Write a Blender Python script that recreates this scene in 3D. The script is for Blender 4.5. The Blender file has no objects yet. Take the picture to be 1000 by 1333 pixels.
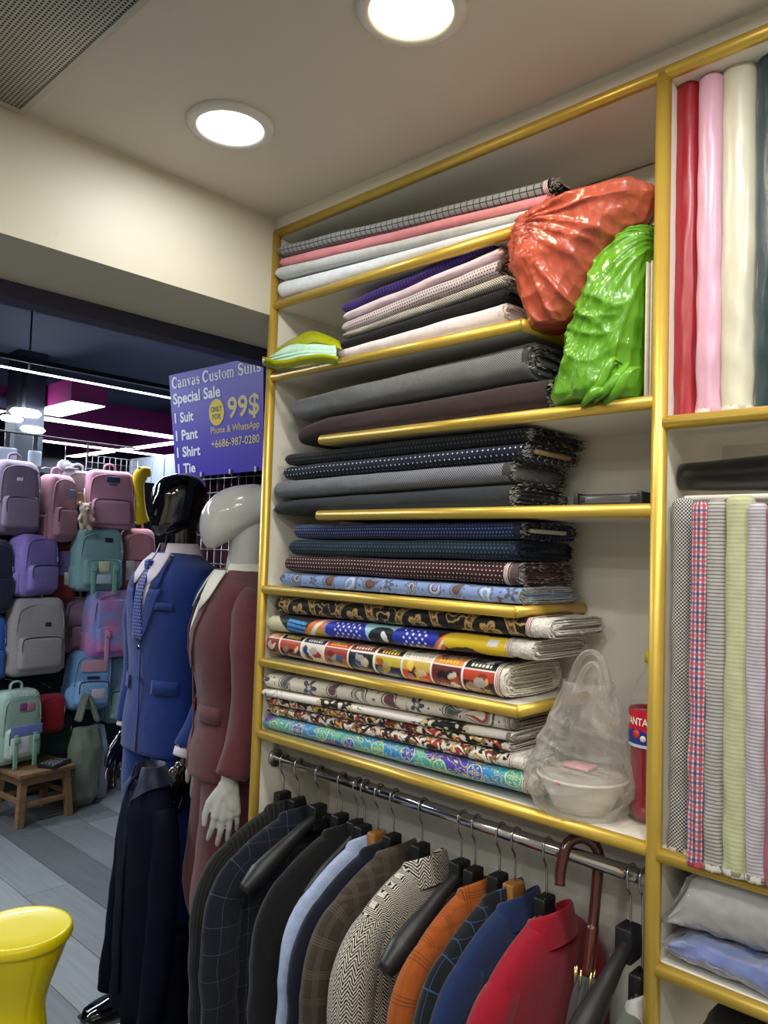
import bpy, bmesh, math, random
import numpy as np
from mathutils import Vector, Matrix, noise as mnoise

# ---------------------------------------------------------------- camera, world, lights
S = bpy.context.scene
COL = S.collection
CAM_H, FPX = 1.55, 1011.0
YAW, PITCH, ROLL = [math.radians(a) for a in (43.675, 3.007, 1.847)]
_fw = np.array([-math.sin(YAW)*math.cos(PITCH), math.cos(YAW)*math.cos(PITCH), math.sin(PITCH)])
_r = np.array([math.cos(YAW), math.sin(YAW), 0.0]); _u = np.cross(_r, _fw)
_R = _r*math.cos(ROLL)+_u*math.sin(ROLL); _U = -_r*math.sin(ROLL)+_u*math.cos(ROLL)
_O = np.array([0, 0, CAM_H])
def ray(px, py): return _fw+_R*(px-500)/FPX-_U*(py-666.5)/FPX
def on_x(px, py, x): v = ray(px, py); return _O+v*(x/v[0])
def on_y(px, py, y): v = ray(px, py); return _O+v*(y/v[1])
def on_z(px, py, z): v = ray(px, py); return _O+v*((z-CAM_H)/v[2])

cam_d = bpy.data.cameras.new('camera'); cam = bpy.data.objects.new('camera', cam_d); COL.objects.link(cam)
cam_d.sensor_fit = 'HORIZONTAL'; cam_d.sensor_width = 36; cam_d.lens = FPX/1000*36
cam_d.clip_start = 0.02; cam_d.clip_end = 60
M = Matrix.Identity(4)
for i in range(3):
    M[i][0], M[i][1], M[i][2], M[i][3] = _R[i], _U[i], -_fw[i], _O[i]
cam.matrix_world = M
S.camera = cam

S.view_settings.view_transform = 'Standard'; S.view_settings.look = 'None'
S.view_settings.gamma = 1; S.view_settings.use_curve_mapping = False
S.view_settings.exposure = 0.0
W = bpy.data.worlds.new('world'); S.world = W; W.use_nodes = True
W.node_tree.nodes['Background'].inputs[0].default_value = (0.55, 0.62, 0.8, 1)
W.node_tree.nodes['Background'].inputs[1].default_value = 0.05

def area(name, loc, size, power, color, rot=(0, 0, 0), shape='DISK', size_y=None, spread=None):
    l = bpy.data.lights.new(name, 'AREA'); l.energy = power; l.color = color; l.shape = shape; l.size = size
    if size_y: l.size_y = size_y
    if spread: l.spread = spread
    o = bpy.data.objects.new(name, l); o.location = loc; o.rotation_euler = rot; COL.objects.link(o); return o
CEIL = 2.392
LAMPS = [(-1.279, .861, 'white'), (-.787, .849, 'warm'), (-.29, .84, 'white'), (-.2, .1, 'white'), (.25, .1, 'warm'), (.2, .84, 'white'), (-.75, -.95, 'white'), (-.1, -.95, 'warm'), (.55, -.6, 'white'), (-.9, -1.7, 'white'), (0., -1.7, 'white')]  # last five are unseen, added as fill for the darker lower shelves
LCOL = {'white': (0.95, 0.98, 1.0), 'warm': (1.0, 0.86, 0.66)}
LPOW = 5.0
for i, (x, y, k) in enumerate(LAMPS):
    area('downlight_lamp', (x, y, CEIL-.012), .13, LPOW*(.45 if i == 0 else .8 if i < 3 else 1.3), LCOL[k])

# ---------------------------------------------------------------- helpers
def s2l(c):
    if isinstance(c, str):
        c = c.lstrip('#'); c = [int(c[i:i+2], 16)/255 for i in (0, 2, 4)]
    return tuple((v/12.92 if v <= .04045 else ((v+.055)/1.055)**2.4) for v in c[:3])
def s2l_np(a):
    a = np.clip(a, 0, 1); return np.where(a <= .04045, a/12.92, ((a+.055)/1.055)**2.4)

class G:
    """small node-graph writer"""
    def __init__(s, name, rough=.6, metal=0., spec=.5, sheen=0., coat=0.):
        s.m = bpy.data.materials.new(name); s.m.use_nodes = True; s.t = s.m.node_tree
        s.b = s.t.nodes['Principled BSDF']; s._uv = None
        s.b.inputs['Roughness'].default_value = rough; s.b.inputs['Metallic'].default_value = metal
        s.b.inputs['Specular IOR Level'].default_value = spec
        s.b.inputs['Sheen Weight'].default_value = sheen; s.b.inputs['Coat Weight'].default_value = coat
    def node(s, t, **k):
        n = s.t.nodes.new(t)
        for a, b in k.items(): setattr(n, a, b)
        return n
    def put(s, sock, v):
        if hasattr(v, 'is_linked'): s.t.links.new(v, sock)
        elif isinstance(v, (tuple, list, str)):
            v = s2l(v) if isinstance(v, str) else v
            sock.default_value = (*v[:3], 1) if len(sock.default_value) == 4 else v
        else: sock.default_value = v
    def M(s, op, a, b=0., c=None):
        n = s.node('ShaderNodeMath', operation=op); s.put(n.inputs[0], a); s.put(n.inputs[1], b)
        if c is not None: s.put(n.inputs[2], c)
        return n.outputs[0]
    def UV(s):
        if not s._uv:
            c = s.node('ShaderNodeTexCoord'); x = s.node('ShaderNodeSeparateXYZ'); s.t.links.new(c.outputs['UV'], x.inputs[0])
            s._uv = (x.outputs[0], x.outputs[1], c.outputs['UV'], c.outputs['Object'])
        return s._uv
    def mix(s, f, a, b):
        n = s.node('ShaderNodeMix', data_type='RGBA'); s.put(n.inputs[0], f); s.put(n.inputs[6], a); s.put(n.inputs[7], b); return n.outputs[2]
    def noise(s, scale, detail=3., vec=None, rough=.5):
        n = s.node('ShaderNodeTexNoise'); n.inputs['Scale'].default_value = scale; n.inputs['Detail'].default_value = detail; n.inputs['Roughness'].default_value = rough
        s.t.links.new(vec if vec is not None else s.UV()[3], n.inputs['Vector']); return n.outputs[0]
    def voro(s, scale, vec=None, out=0, rnd=1.):
        n = s.node('ShaderNodeTexVoronoi'); n.inputs['Scale'].default_value = scale; n.inputs['Randomness'].default_value = rnd
        s.t.links.new(vec if vec is not None else s.UV()[3], n.inputs['Vector']); return n.outputs[out]
    def vec(s, x, y, z=0.):
        n = s.node('ShaderNodeCombineXYZ'); s.put(n.inputs[0], x); s.put(n.inputs[1], y); s.put(n.inputs[2], z); return n.outputs[0]
    def bump(s, h, strength=.3, dist=.002):
        n = s.node('ShaderNodeBump'); n.inputs['Strength'].default_value = strength; n.inputs['Distance'].default_value = dist
        s.t.links.new(h, n.inputs['Height']); s.t.links.new(n.outputs[0], s.b.inputs['Normal'])
    def col(s, c): s.put(s.b.inputs['Base Color'], c); return s
    def fr(s, x, size, off=0.): return s.M('FRACT', s.M('MULTIPLY_ADD', x, 1./size, off))
    def band(s, x, size, w, off=0.): return s.M('LESS_THAN', s.fr(x, size, off), w)

MATS = {}
def plain(name, c, rough=.6, metal=0., spec=.5, sheen=0., coat=0., vary=0., vscale=20., bump=0., bscale=300., bdist=.001):
    if name in MATS: return MATS[name]
    g = G(name, rough, metal, spec, sheen, coat)
    if vary:
        a = s2l(c) if isinstance(c, str) else c
        g.col(g.mix(g.noise(vscale, 4), tuple(v*(1-vary) for v in a), tuple(min(1, v*(1+vary)) for v in a)))
    else: g.col(c)
    if bump: g.bump(g.noise(bscale, 2), bump, bdist)
    MATS[name] = g.m; return g.m

def fabric(name, fn, rough=.92, sheen=.12, bump=.35, bscale=700., vary=.34, spec=.2):
    """fn(g,U,V) -> colour (tuple / hex / socket)"""
    if name in MATS: return MATS[name]
    g = G(name, rough, 0, spec, sheen); U, V, uv, ob = g.UV()
    c = fn(g, U, V) if callable(fn) else fn
    n = g.noise(60, 4)
    f = g.M('MULTIPLY_ADD', n, vary, 1-vary/2)
    mm = g.node('ShaderNodeMix', data_type='RGBA', blend_type='MULTIPLY'); mm.inputs[0].default_value = 1
    g.put(mm.inputs[6], c if not isinstance(c, str) else s2l(c)); cc = g.node('ShaderNodeCombineColor')
    for i in range(3): g.t.links.new(f, cc.inputs[i])
    g.t.links.new(cc.outputs[0], mm.inputs[7]); g.col(mm.outputs[2])
    h = g.M('ADD', g.noise(bscale, 2), g.M('MULTIPLY', g.noise(45, 3), 3.))
    g.bump(h, bump, .0015)
    MATS[name] = g.m; return g.m

def painted(name, rough=.75):
    if name in MATS: return MATS[name]
    g = G(name, rough, 0, .3, .1); a = g.node('ShaderNodeAttribute', attribute_name='print'); g.col(a.outputs['Color'])
    g.bump(g.M('ADD', g.noise(700, 2), g.M('MULTIPLY', g.noise(40, 3), 3.)), .3, .0015)
    MATS[name] = g.m; return g.m

def props(o, label=None, cat=None, group=None, kind=None):
    if label: o['label'] = label
    if cat: o['category'] = cat
    if group: o['group'] = group
    if kind: o['kind'] = kind
    return o
def mesh(name, V, F, mat, parent=None, smooth=True, uv=None, cols=None, label=None, cat=None, group=None, kind=None):
    me = bpy.data.meshes.new(name); me.from_pydata([tuple(map(float, v)) for v in V], [], [tuple(map(int, f)) for f in F]); me.update()
    if uv is not None:
        l = me.uv_layers.new(name='UVMap'); idx = np.empty(len(me.loops), dtype=np.int32); me.loops.foreach_get('vertex_index', idx)
        l.data.foreach_set('uv', np.asarray(uv, dtype=np.float32)[idx].ravel())
    if cols is not None:
        a = me.color_attributes.new('print', 'FLOAT_COLOR', 'POINT')
        c4 = np.ones((len(V), 4), dtype=np.float32); c4[:, :3] = s2l_np(np.asarray(cols)); a.data.foreach_set('color', c4.ravel())
    if smooth: me.polygons.foreach_set('use_smooth', [True]*len(me.polygons))
    if mat: me.materials.append(mat)
    o = bpy.data.objects.new(name, me); COL.objects.link(o)
    if parent: o.parent = parent
    return props(o, label, cat, group, kind)
def thing(name, label, cat, loc=(0, 0, 0), rz=0., group=None, kind=None):
    o = bpy.data.objects.new(name, None); o.empty_display_size = .05; COL.objects.link(o); o.location = loc; o.rotation_euler = (0, 0, rz)
    return props(o, label, cat, group, kind)
def join(parts):
    V, F = [], []
    for v, f in parts:
        n = len(V); V += [tuple(p) for p in v]; F += [tuple(i+n for i in q) for q in f]
    return V, F
def box(x0, x1, y0, y1, z0, z1):
    V = [(x, y, z) for x in (x0, x1) for y in (y0, y1) for z in (z0, z1)]
    return V, [(0, 1, 3, 2), (4, 6, 7, 5), (0, 4, 5, 1), (2, 3, 7, 6), (0, 2, 6, 4), (1, 5, 7, 3)]
def rbox(cx, cy, cz, w, d, h, r=.01, seg=3):
    bm = bmesh.new(); bmesh.ops.create_cube(bm, size=1)
    for v in bm.verts: v.co = Vector((cx+v.co.x*w, cy+v.co.y*d, cz+v.co.z*h))
    r = min(r, .49*min(w, d, h))
    bmesh.ops.bevel(bm, geom=list(bm.edges), offset=r, segments=seg, profile=.5, affect='EDGES')
    bm.verts.index_update(); V = [tuple(v.co) for v in bm.verts]; F = [tuple(v.index for v in f.verts) for f in bm.faces]; bm.free(); return V, F
def loft(rings, closed=True, cap0=True, cap1=True):
    n = len(rings[0]); V = [tuple(p) for r in rings for p in r]; F = []
    for i in range(len(rings)-1):
        for j in range(n if closed else n-1):
            k = (j+1) % n; F.append((i*n+j, i*n+k, (i+1)*n+k, (i+1)*n+j))
    if cap0: F.append(tuple(range(n-1, -1, -1)))
    if cap1: m = (len(rings)-1)*n; F.append(tuple(range(m, m+n)))
    return V, F
def spline(pts, n):
    P = np.array(pts, float)
    if len(P) == 2: t = np.linspace(0, 1, n)[:, None]; return P[0]*(1-t)+P[1]*t
    d = np.r_[0, np.cumsum(np.linalg.norm(np.diff(P[:, :3], axis=0), axis=1)+1e-9)]; out = []
    Q = np.vstack([2*P[0]-P[1], P, 2*P[-1]-P[-2]])
    for s in np.linspace(0, d[-1], n):
        i = min(max(np.searchsorted(d, s)-1, 0), len(P)-2); t = (s-d[i])/(d[i+1]-d[i])
        a, b, c, e = Q[i], Q[i+1], Q[i+2], Q[i+3]
        out.append(.5*((2*b)+(c-a)*t+(2*a-5*b+4*c-e)*t*t+(3*b-a-3*c+e)*t**3))
    return np.array(out)
def tube(pts, rad, n=10, k=None, cap=True, flat=None, up=None):
    """rad: float or list; flat: second-radius factor"""
    P = spline(pts, k) if k else np.array(pts, float)
    m = len(P); r = np.full(m, rad) if np.isscalar(rad) else np.interp(np.linspace(0, 1, m), np.linspace(0, 1, len(rad)), rad)
    T = np.gradient(P, axis=0); T /= np.linalg.norm(T, axis=1)[:, None]+1e-12
    a = np.array(up if up is not None else ([0, 0, 1] if abs(T[0][2]) < .9 else [1, 0, 0]), float); rings = []
    for i in range(m):
        b = np.cross(T[i], a); b /= np.linalg.norm(b)+1e-12; a = np.cross(b, T[i])
        th = np.linspace(0, 2*np.pi, n, endpoint=False); fl = flat or 1
        rings.append(P[i]+r[i]*(np.cos(th)[:, None]*a*1+np.sin(th)[:, None]*b*fl))
    return loft(rings, True, cap, cap)
def lathe(prof, n=32, c=(0, 0, 0), cap=True):
    th = np.linspace(0, 2*np.pi, n, endpoint=False)
    return loft([[(c[0]+r*math.cos(t), c[1]+r*math.sin(t), c[2]+z) for t in th] for r, z in prof], True, cap, cap)
def sell(a, b, n, p=2.4):
    th = np.linspace(0, 2*np.pi, n, endpoint=False); c, s = np.cos(th), np.sin(th)
    return np.sign(c)*abs(c)**(2/p)*a, np.sign(s)*abs(s)**(2/p)*b
def nz(x, y, z=0.): return mnoise.noise(Vector((x, y, z)))
def xform(vf, m):
    V, F = vf; return [tuple(m @ Vector(v)) for v in V], F
def mat_frame(o, ex, ey, ez):
    m = Matrix.Identity(4)
    for i in range(3): m[i][0], m[i][1], m[i][2], m[i][3] = ex[i], ey[i], ez[i], o[i]
    return m

def text_mesh(txt, size=1., bold=0.):
    cu = bpy.data.curves.new('t', 'FONT'); cu.body = txt; cu.size = size; cu.offset = bold; cu.resolution_u = 3
    o = bpy.data.objects.new('t', cu); COL.objects.link(o); bpy.context.view_layer.update()
    me = o.evaluated_get(bpy.context.evaluated_depsgraph_get()).to_mesh()
    V = [tuple(v.co) for v in me.vertices]; F = [tuple(p.vertices) for p in me.polygons]
    o.to_mesh_clear(); bpy.data.objects.remove(o); bpy.data.curves.remove(cu)
    V = np.array(V); lo, hi = V.min(0), V.max(0); return V, F, lo, hi

# ---------------------------------------------------------------- common materials
GOLD = plain('gold_paint', (.62, .42, .07), .36, .5, .5, coat=.15, vary=.08, vscale=30, bump=.08, bscale=60)
WHITE = plain('white_laminate', '#e2ddd0', .45, vary=.03, vscale=6)
def _wall(g):
    n = g.noise(2.2, 5); st = g.M('GREATER_THAN', g.noise(9, 6, rough=.7), .68)
    c = g.mix(n, s2l('#c6bfab'), s2l('#d2ccba')); return g.mix(g.M('MULTIPLY', st, .18), c, s2l('#b5ad98'))
g = G('wall_paint', .5); g.col(_wall(g)); g.bump(g.noise(12, 5), .12, .01); WALL = g.m
CEILM = plain('ceiling_paint', '#cfc8bd', .55, vary=.03, vscale=3)
CHROME = plain('chrome', (.62, .62, .64), .12, 1.)
DARK = plain('dark_paint', '#12141d', .6)
BLKPL = plain('black_plastic', '#141416', .38, bump=.1)

# ---------------------------------------------------------------- structure
XL, XM, XR = -1.555, -.539, .40
YF, YB = 1.2, 1.445
def st(name, vf, mat, **k): return mesh(name, vf[0], vf[1], mat, smooth=False, kind='structure', **k)
floor = st('floor', box(-10, 1.5, -2.5, 7, -.08, -.012), plain('floor_base', '#2c2f33', .8))
def _plank(i, tone):
    g = G('plank_%d' % i, .42); U, V, uv, ob = g.UV()
    v = g.vec(g.M('MULTIPLY', U, 2.2), g.M('MULTIPLY', V, 34), i*3.7)
    a = g.noise(1.6, 6, v, .65); b = g.noise(5, 4, g.vec(g.M('MULTIPLY', U, 1.), g.M('MULTIPLY', V, 4), i*1.3))
    t = np.array(s2l(tone)); c = g.mix(a, tuple(t*.55), tuple(np.minimum(t*1.4, 1))); c = g.mix(g.M('MULTIPLY', b, .45), c, tuple(t*.62)); g.col(c)
    g.bump(a, .2, .002); return g.m
PLK = [_plank(i, t) for i, t in enumerate(('#7b7f82', '#6b6f72', '#8a8e90', '#585c5f'))]
random.seed(3)
PW = .2055; y0 = 1.672-PW*7; pk = 0
for j in range(-10, 16):
    x = -6.4+random.random()*1.0
    while x < 1.0:
        L = 1.22; ya, yb = y0+j*PW+.0015, y0+(j+1)*PW-.0015
        vf = box(x+.001, min(x+L-.001, 1.2), ya, yb, -.012, 0)
        tone = random.choice([0, 0, 1, 2, 1])
        if j == 7: tone = 3
        if j in (5, 6): tone = 0 if j == 6 else 2
        mesh('plank', *vf, PLK[tone], floor, smooth=False, uv=[(v[0]+j*.7, v[1]+pk*.31) for v in vf[0]]); pk += 1
        x += L
    if ya > 3.2: break
st('ceiling', box(XL-.30, 1.5, -2.5, 1.8, CEIL, CEIL+.05), CEILM)
st('wall_left', box(XL-.272, XL, -2.5, YF-.0, 2.14, CEIL), WALL)             # header above the opening
st('wall_right', box(1.45, 1.5, -2.5, 1.5, 0, CEIL), WALL)
st('wall_rear', box(XL-.27, 1.5, -2.55, -2.5, 0, CEIL), WALL)
st('wall_back', box(XL-.02, 1.5, YB+.015, YB+.1, 0, CEIL), WALL)
st('trim_1', box(XL-.02, 1.45, YF-.001, YB+.015, 2.363, CEIL), plain('soffit_paint', '#ddd6c6', .5, vary=.03))
st('trim_2', box(XL-.272, XL-.015, YF, YB+.015, 2.14, CEIL), WALL)
# roller shutter guide rails below / behind the header
SH = plain('shutter_metal', '#3c3c52', .4, .4)
st('trim_3', join([box(XL-.33, XL-.275, -2.5, 1.6, 2.10, 2.30), box(XL-.40, XL-.335, -2.5, 1.6, 2.13, 2.33), box(XL-.56, XL-.43, -2.5, 1.6, 2.17, 2.40)]), SH)
# ---------------------------------------------------------------- ceiling fittings
def downlight(x, y, k, label):
    t = thing('downlight', label, 'ceiling light', (x, y, CEIL), group='recessed ceiling downlights')
    R = .086
    V, F = lathe([(R, 0), (R+.001, -.004), (R-.006, -.009), (.068, -.011), (.064, -.005), (.064, -.0005)], 48, cap=False)
    mesh('rim', V, F, plain('lamp_rim', '#d9d7d2', .4), t)
    e = bpy.data.materials.get('led_'+k)
    if not e:
        g = G('led_'+k); g.col((.8, .8, .8)); g.put(g.b.inputs['Emission Color'], LCOL[k] if k == 'white' else (1, .84, .58)); g.b.inputs['Emission Strength'].default_value = 7; e = g.m
    V, F = lathe([(.064, -.002), (.0635, -.004), (.03, -.0055), (.001, -.006)], 48); mesh('diffuser', V, F, e, t)
LLAB = ['round white recessed downlight with cool light near the header corner', 'round recessed downlight with warm light above the middle of shelves',
        'cool recessed downlight above the right bay', 'cool recessed downlight behind the viewer', 'warm recessed downlight behind the viewer', 'cool recessed downlight at the far right of the shop']
LLAB += ['recessed downlight behind the viewer, %s one from the shelves' % w for w in ('third', 'fourth', 'fifth', 'sixth', 'seventh')]
for (x, y, k), l in zip(LAMPS, LLAB): downlight(x, y, k, l)
# perforated air grille
g = G('perforated_aluminium', .35, .75); U, V, uv, ob = g.UV()
def cellr(g, U, V, s):
    a = g.M('SUBTRACT', g.fr(U, s), .5); b = g.M('SUBTRACT', g.fr(V, s), .5)
    return g.M('SQRT', g.M('ADD', g.M('MULTIPLY', a, a), g.M('MULTIPLY', b, b)))
hole = g.M('LESS_THAN', cellr(g, U, V, .0072), .33); g.col(g.mix(hole, (.42, .41, .39), (.012, .012, .012)))
vent = thing('air_vent', 'perforated grey metal air grille set in the ceiling corner', 'vent', (-1.2, .2, CEIL))
vx0, vx1, vy0, vy1 = -1.532+1.2, .75, -.9, .552-.2
V, F = box(vx0, vx1, vy0, vy1, -.010, -.004); mesh('perforated_plate', V, F, g.m, vent, smooth=False, uv=[(v[0], v[1]) for v in V])
fr = plain('vent_frame', '#b9b4ab', .4, .3)
for b in (box(vx0-.012, vx1+.012, vy1, vy1+.012, -.012, -.001), box(vx0-.012, vx1+.012, vy0-.012, vy0, -.012, -.001), box(vx0-.012, vx0, vy0, vy1, -.012, -.001), box(vx1, vx1+.012, vy0, vy1, -.012, -.001)):
    mesh('frame_strip', *b, fr, vent, smooth=False)

# ---------------------------------------------------------------- shelving
unit = thing('fabric_shelving', 'tall white fabric shelving with gold painted edging and two bays', 'shelving', (XL, YF, 0))
def part(name, vf, mat, parent=unit, smooth=False, off=(XL, YF, 0), **k):
    V = [(v[0]-off[0], v[1]-off[1], v[2]-off[2]) for v in vf[0]]
    return mesh(name, V, vf[1], mat, parent, smooth, **k)
LR = .0115
def hround(p, q, r=LR):   # round-fronted gold moulding, a flattened tube
    return tube([p, q], r, 16)
ZT = 2.352
part('side_panel', box(XL-.009, XL+.009, YF+.002, YB+.012, 0, 2.36), WHITE)
part('side_panel', box(XM-.009, XM+.009, YF+.002, YB+.012, 0, 2.36), WHITE)
part('side_panel', box(XR-.009, XR+.009, YF+.002, YB+.012, 0, 2.36), WHITE)
part('back_panel', box(XL+.009, XM-.009, YB, YB+.012, 0, 2.34), WHITE)
part('back_panel', box(XM+.009, XR-.009, YB, YB+.012, 0, 2.34), WHITE)
part('top_board', box(XL+.009, XM-.009, YF+.002, YB, 2.342, 2.36), WHITE)
part('top_board', box(XM+.009, XR-.009, YF+.002, YB, 2.342, 2.36), WHITE)
for x in (XL, XM, XR): part('post', tube([(x, YF, 0), (x, YF, ZT)], LR+.001, 16), GOLD, smooth=True)
part('top_rail', tube([(XL-.011, YF, ZT), (XR, YF, ZT)], LR, 16), GOLD, smooth=True)
def shelf(z, x0, x1, endL=False, endR=False, dz=0.):
    o = part('shelf', box(x0, x1, YF+.002, YB, z-.008, z+.009), WHITE)
    part('gold_lip', tube([(x0, YF, z-dz), (x1, YF, z+dz)], LR, 16), GOLD, o, True)
    if endR: part('gold_lip', tube([(x1, YF-.004, z), (x1, YB-.004, z)], LR*.95, 16), GOLD, o, True)
    if endL: part('gold_lip', tube([(x0, YF-.004, z), (x0, YB-.004, z)], LR*.95, 16), GOLD, o, True)
    return o
XE = -.805
shelf(2.165, XL+.009, XE, endR=True, dz=.0); shelf(1.982, XL+.009, XE, endR=True); shelf(1.808, -1.352, XM-.009, endL=True)
shelf(1.632, -1.352, XM-.009, endL=True); shelf(1.45, XL+.009, XE, endR=True); shelf(1.272, XL+.009, XE+.01, endR=True); shelf(1.098, XL+.009, XM-.009)
shelf(1.772, XM+.009, XR-.009); shelf(1.095, XM+.009, XR-.009); shelf(.922, XM+.009, XR-.009); shelf(.45, XM+.009, XR-.009)

# ---------------------------------------------------------------- fabric bolts
YBF = 1.207
STACK = {}
def stad(c, q, a, b):               # flattened roll: flat top and bottom, round front and back
    b2 = min(a, b*1.15)
    return b2*c+(a-b2)*np.clip(c*2.2, -1, 1)*(.96+.04*abs(c)), b*np.sign(q)*abs(q)**.85
def bolt(label, L, Rr, mat, endc, depth=.20, p=2.7, paint=None, tail=0., tailmat=None, seed=0, core=None, cat='fabric bolt', fray=90, group=None, layers=None, hard=False, on=None, droop=0.):
    """L=(px,top,bottom) at the left end, Rr likewise at the right end, on the front of the bolt"""
    rnd = random.Random(seed+7)
    yf = YBF
    yl = min(yf, on_x(L[0], (L[1]+L[2])/2, XL+.016)[1])  # left end may stick out in front of the post
    tl, bl, tr, br = on_y(L[0], L[1], yl), on_y(L[0], L[2], yl), on_y(Rr[0], Rr[1], yf), on_y(Rr[0], Rr[2], yf)
    x0, x1 = tl[0], tr[0]; zl, zr = (tl[2]+bl[2])/2, (tr[2]+br[2])/2; hl, hr = (tl[2]-bl[2])/2*1.02, (tr[2]-br[2])/2*1.02
    if on:                                               # rest on the shelf or on the bolt below
        pv = STACK.get(on, (0., on+.0115, 1., on+.0115)); top = lambda x: pv[1]+(pv[3]-pv[1])*(x-pv[0])/(pv[2]-pv[0])
        lo, hi = max(zl-hl, top(x0)), max(zl+hl, top(x0)+.012); zl, hl = (lo+hi)/2, (hi-lo)/2
        lo, hi = max(zr-hr, top(x1)), max(zr+hr, top(x1)+.012); zr, hr = (lo+hi)/2, (hi-lo)/2
        STACK[on] = (x0, zl+hl+.001, x1, zr+hr+.001)
    zb = min(zl-hl, zr-hr)
    c0 = np.array([(x0+x1)/2, yf+depth/2, zb])
    t = thing('fabric_bolt', label, cat, c0, group=group)
    nu, nv = (420, 84) if paint else (60, 40)
    th = np.linspace(0, 2*np.pi, nv, endpoint=False)
    ss = np.linspace(0, 1, nu); rings, UVs = [], []
    LEN = x1-x0
    def ring(s, x, sc=1.):
        h = hl+(hr-hl)*s; zc = zl+(zr-zl)*s; a = depth/2
        y, z = stad(np.cos(th), np.sin(th), a-(1-sc)*h*.6, h); zc -= droop*max(0., 1-s/.16)**1.5
        return c0[1]+y, zc+z*sc, h
    wob = [nz(seed*3.1+s*4, .3)*.004 for s in ss]; wz = [nz(seed*1.7+s*5, 5.3)*.0018 for s in ss]
    first = True
    for i, s in enumerate(ss):
        e = s*LEN; sc = 1.
        if e < .022 and not hard: sc = math.sqrt(max(0., 1-((.022-e)/.022)**2))*.75+.25
        y, z, h = ring(s, 0, sc)
        dy = np.array([nz(seed+s*9, math.cos(q)*1.2, math.sin(q)*1.2)*.0022 for q in th]) if not paint else nz(seed+s*9, .3)*.0015
        rings.append(np.stack([np.full(nv, x0+e), y+wob[i]+.004+dy+(yl-yf)*(1-s), z+wz[i]*np.ones(nv)], 1))
        yy = np.r_[y, y[:1]]; zz = np.r_[z, z[:1]]
        arc = np.r_[0, np.cumsum(np.hypot(np.diff(yy), np.diff(zz)))][:-1]
        UVs.append(np.stack([np.full(nv, e), arc[nv//2]-arc], 1))
    V, F = loft(rings, True, True, True); V = np.array(V)-c0; uv = np.concatenate(UVs)
    cols = paint(uv[:, 0], uv[:, 1]) if paint else None
    mesh('cloth', V, F, mat, t, uv=uv, cols=cols)
    xe = x1
    if tail:
        tr_ = []
        for i, e in enumerate(np.linspace(0, tail, 10)):
            y, z, h = ring(1, 0); k = 1-.10*math.sin(i*.9)*.3
            tr_.append(np.stack([np.full(nv, x1+e), c0[1]+(y-c0[1])*(1.0-.02*(i > 0))+.004+.003*nz(i, seed), zr+(z-zr)*(.97-.04*i/9)+np.array([.003*nz(q*2, i*.7, seed) for q in th])], 1))
        Vt, Ft = loft(tr_, True, False, False); mesh('selvedge', np.array(Vt)-c0, Ft, tailmat, t)
        st_ = []
        for e in (-.004, .006):
            y, z, h = ring(1, 0); st_.append(np.stack([np.full(nv, x1+e), c0[1]+(y-c0[1])*1.01+.004, zr+(z-zr)*1.03], 1))
        Vt, Ft = loft(st_, True, False, False)
        mesh('selvedge_stripe', np.array(Vt)-c0, Ft, MATS['sel_stripe'], t, uv=[(v[0], 0) for v in np.array(Vt)])
        xe = x1+tail
    # layered cut end
    a, b = depth/2, hr*.96; lay = layers or max(4, int(b/.0042)); P, FR = [], []
    n2 = 44; t2 = np.linspace(0, 2*np.pi, n2, endpoint=False)
    for k in range(lay):
        f0 = 1-k/lay*.92; f1 = 1-(k+.62)/lay*.92
        dx = rnd.uniform(-.004, .007)
        rr = []
        for (fa, xx) in ((f0, -.012), (f0, 1), (f1, 1), (f1, -.012)):
            aa = a-(1-fa)*b*1.15; bb = b*fa; c, q = np.cos(t2), np.sin(t2)
            y, z = stad(c, q, max(aa, .006), bb)
            wv = np.array([nz(k*2.3+seed, math.cos(v)*1.6, math.sin(v)*2.2) for v in t2])
            z = z+wv*b*.10*(k > 0); xo = np.full(n2, xe-.012) if xx < 0 else xe+dx+wv*.006
            rr.append(np.stack([xo, c0[1]+.004+y, zr+z], 1)-c0)
        P.append(loft(rr, True, False, False))
        if fray:
            for _ in range(max(2, fray//lay)):
                j = rnd.randrange(n2); p0 = rr[1][j]; d = np.array([rnd.uniform(.004, .012), rnd.uniform(-.004, .004), rnd.uniform(-.005, .005)]); w = np.array([0, rnd.uniform(-.001, .001), .0012])
                FR.append(([p0-w, p0+w, p0+d], [(0, 1, 2)]))
    yc, zc = c0[1]+.004, zr
    c, q = np.cos(t2), np.sin(t2)
    fill = np.stack([np.full(n2, xe-.006), yc+stad(c, q, a, b)[0]*.97, zc+stad(c, q, a, b)[1]*.97], 1)-c0
    P.append((list(map(tuple, fill)), [tuple(range(n2))]))
    ce = mesh('cut_end', *join(P), endc, t, smooth=False)
    if FR: mesh('fray', *join(FR), MATS['fray_light'] if fray > 120 else endc, ce, smooth=False, kind='stuff')
    if core:
        V, F = rbox(xe-.02-c0[0], .0, (zr-zb), .06, depth*.62, max(.008, b*.42), .003); mesh('board_core', V, F, core, t)
    return t
g = G('sel_stripe', .8); U, V, uv, ob = g.UV(); g.col(g.mix(g.band(U, .0034, .5), s2l('#e9e4da'), s2l('#7d2430'))); MATS['sel_stripe'] = g.m
plain('fray_light', '#8d8a86', .95)
KRAFT = plain('kraft_board', '#a98a5e', .9)
def endm(name, c): return plain('end_'+name, c, .98, vary=.45, vscale=160, bump=.6, bscale=260, bdist=.003)

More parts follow.
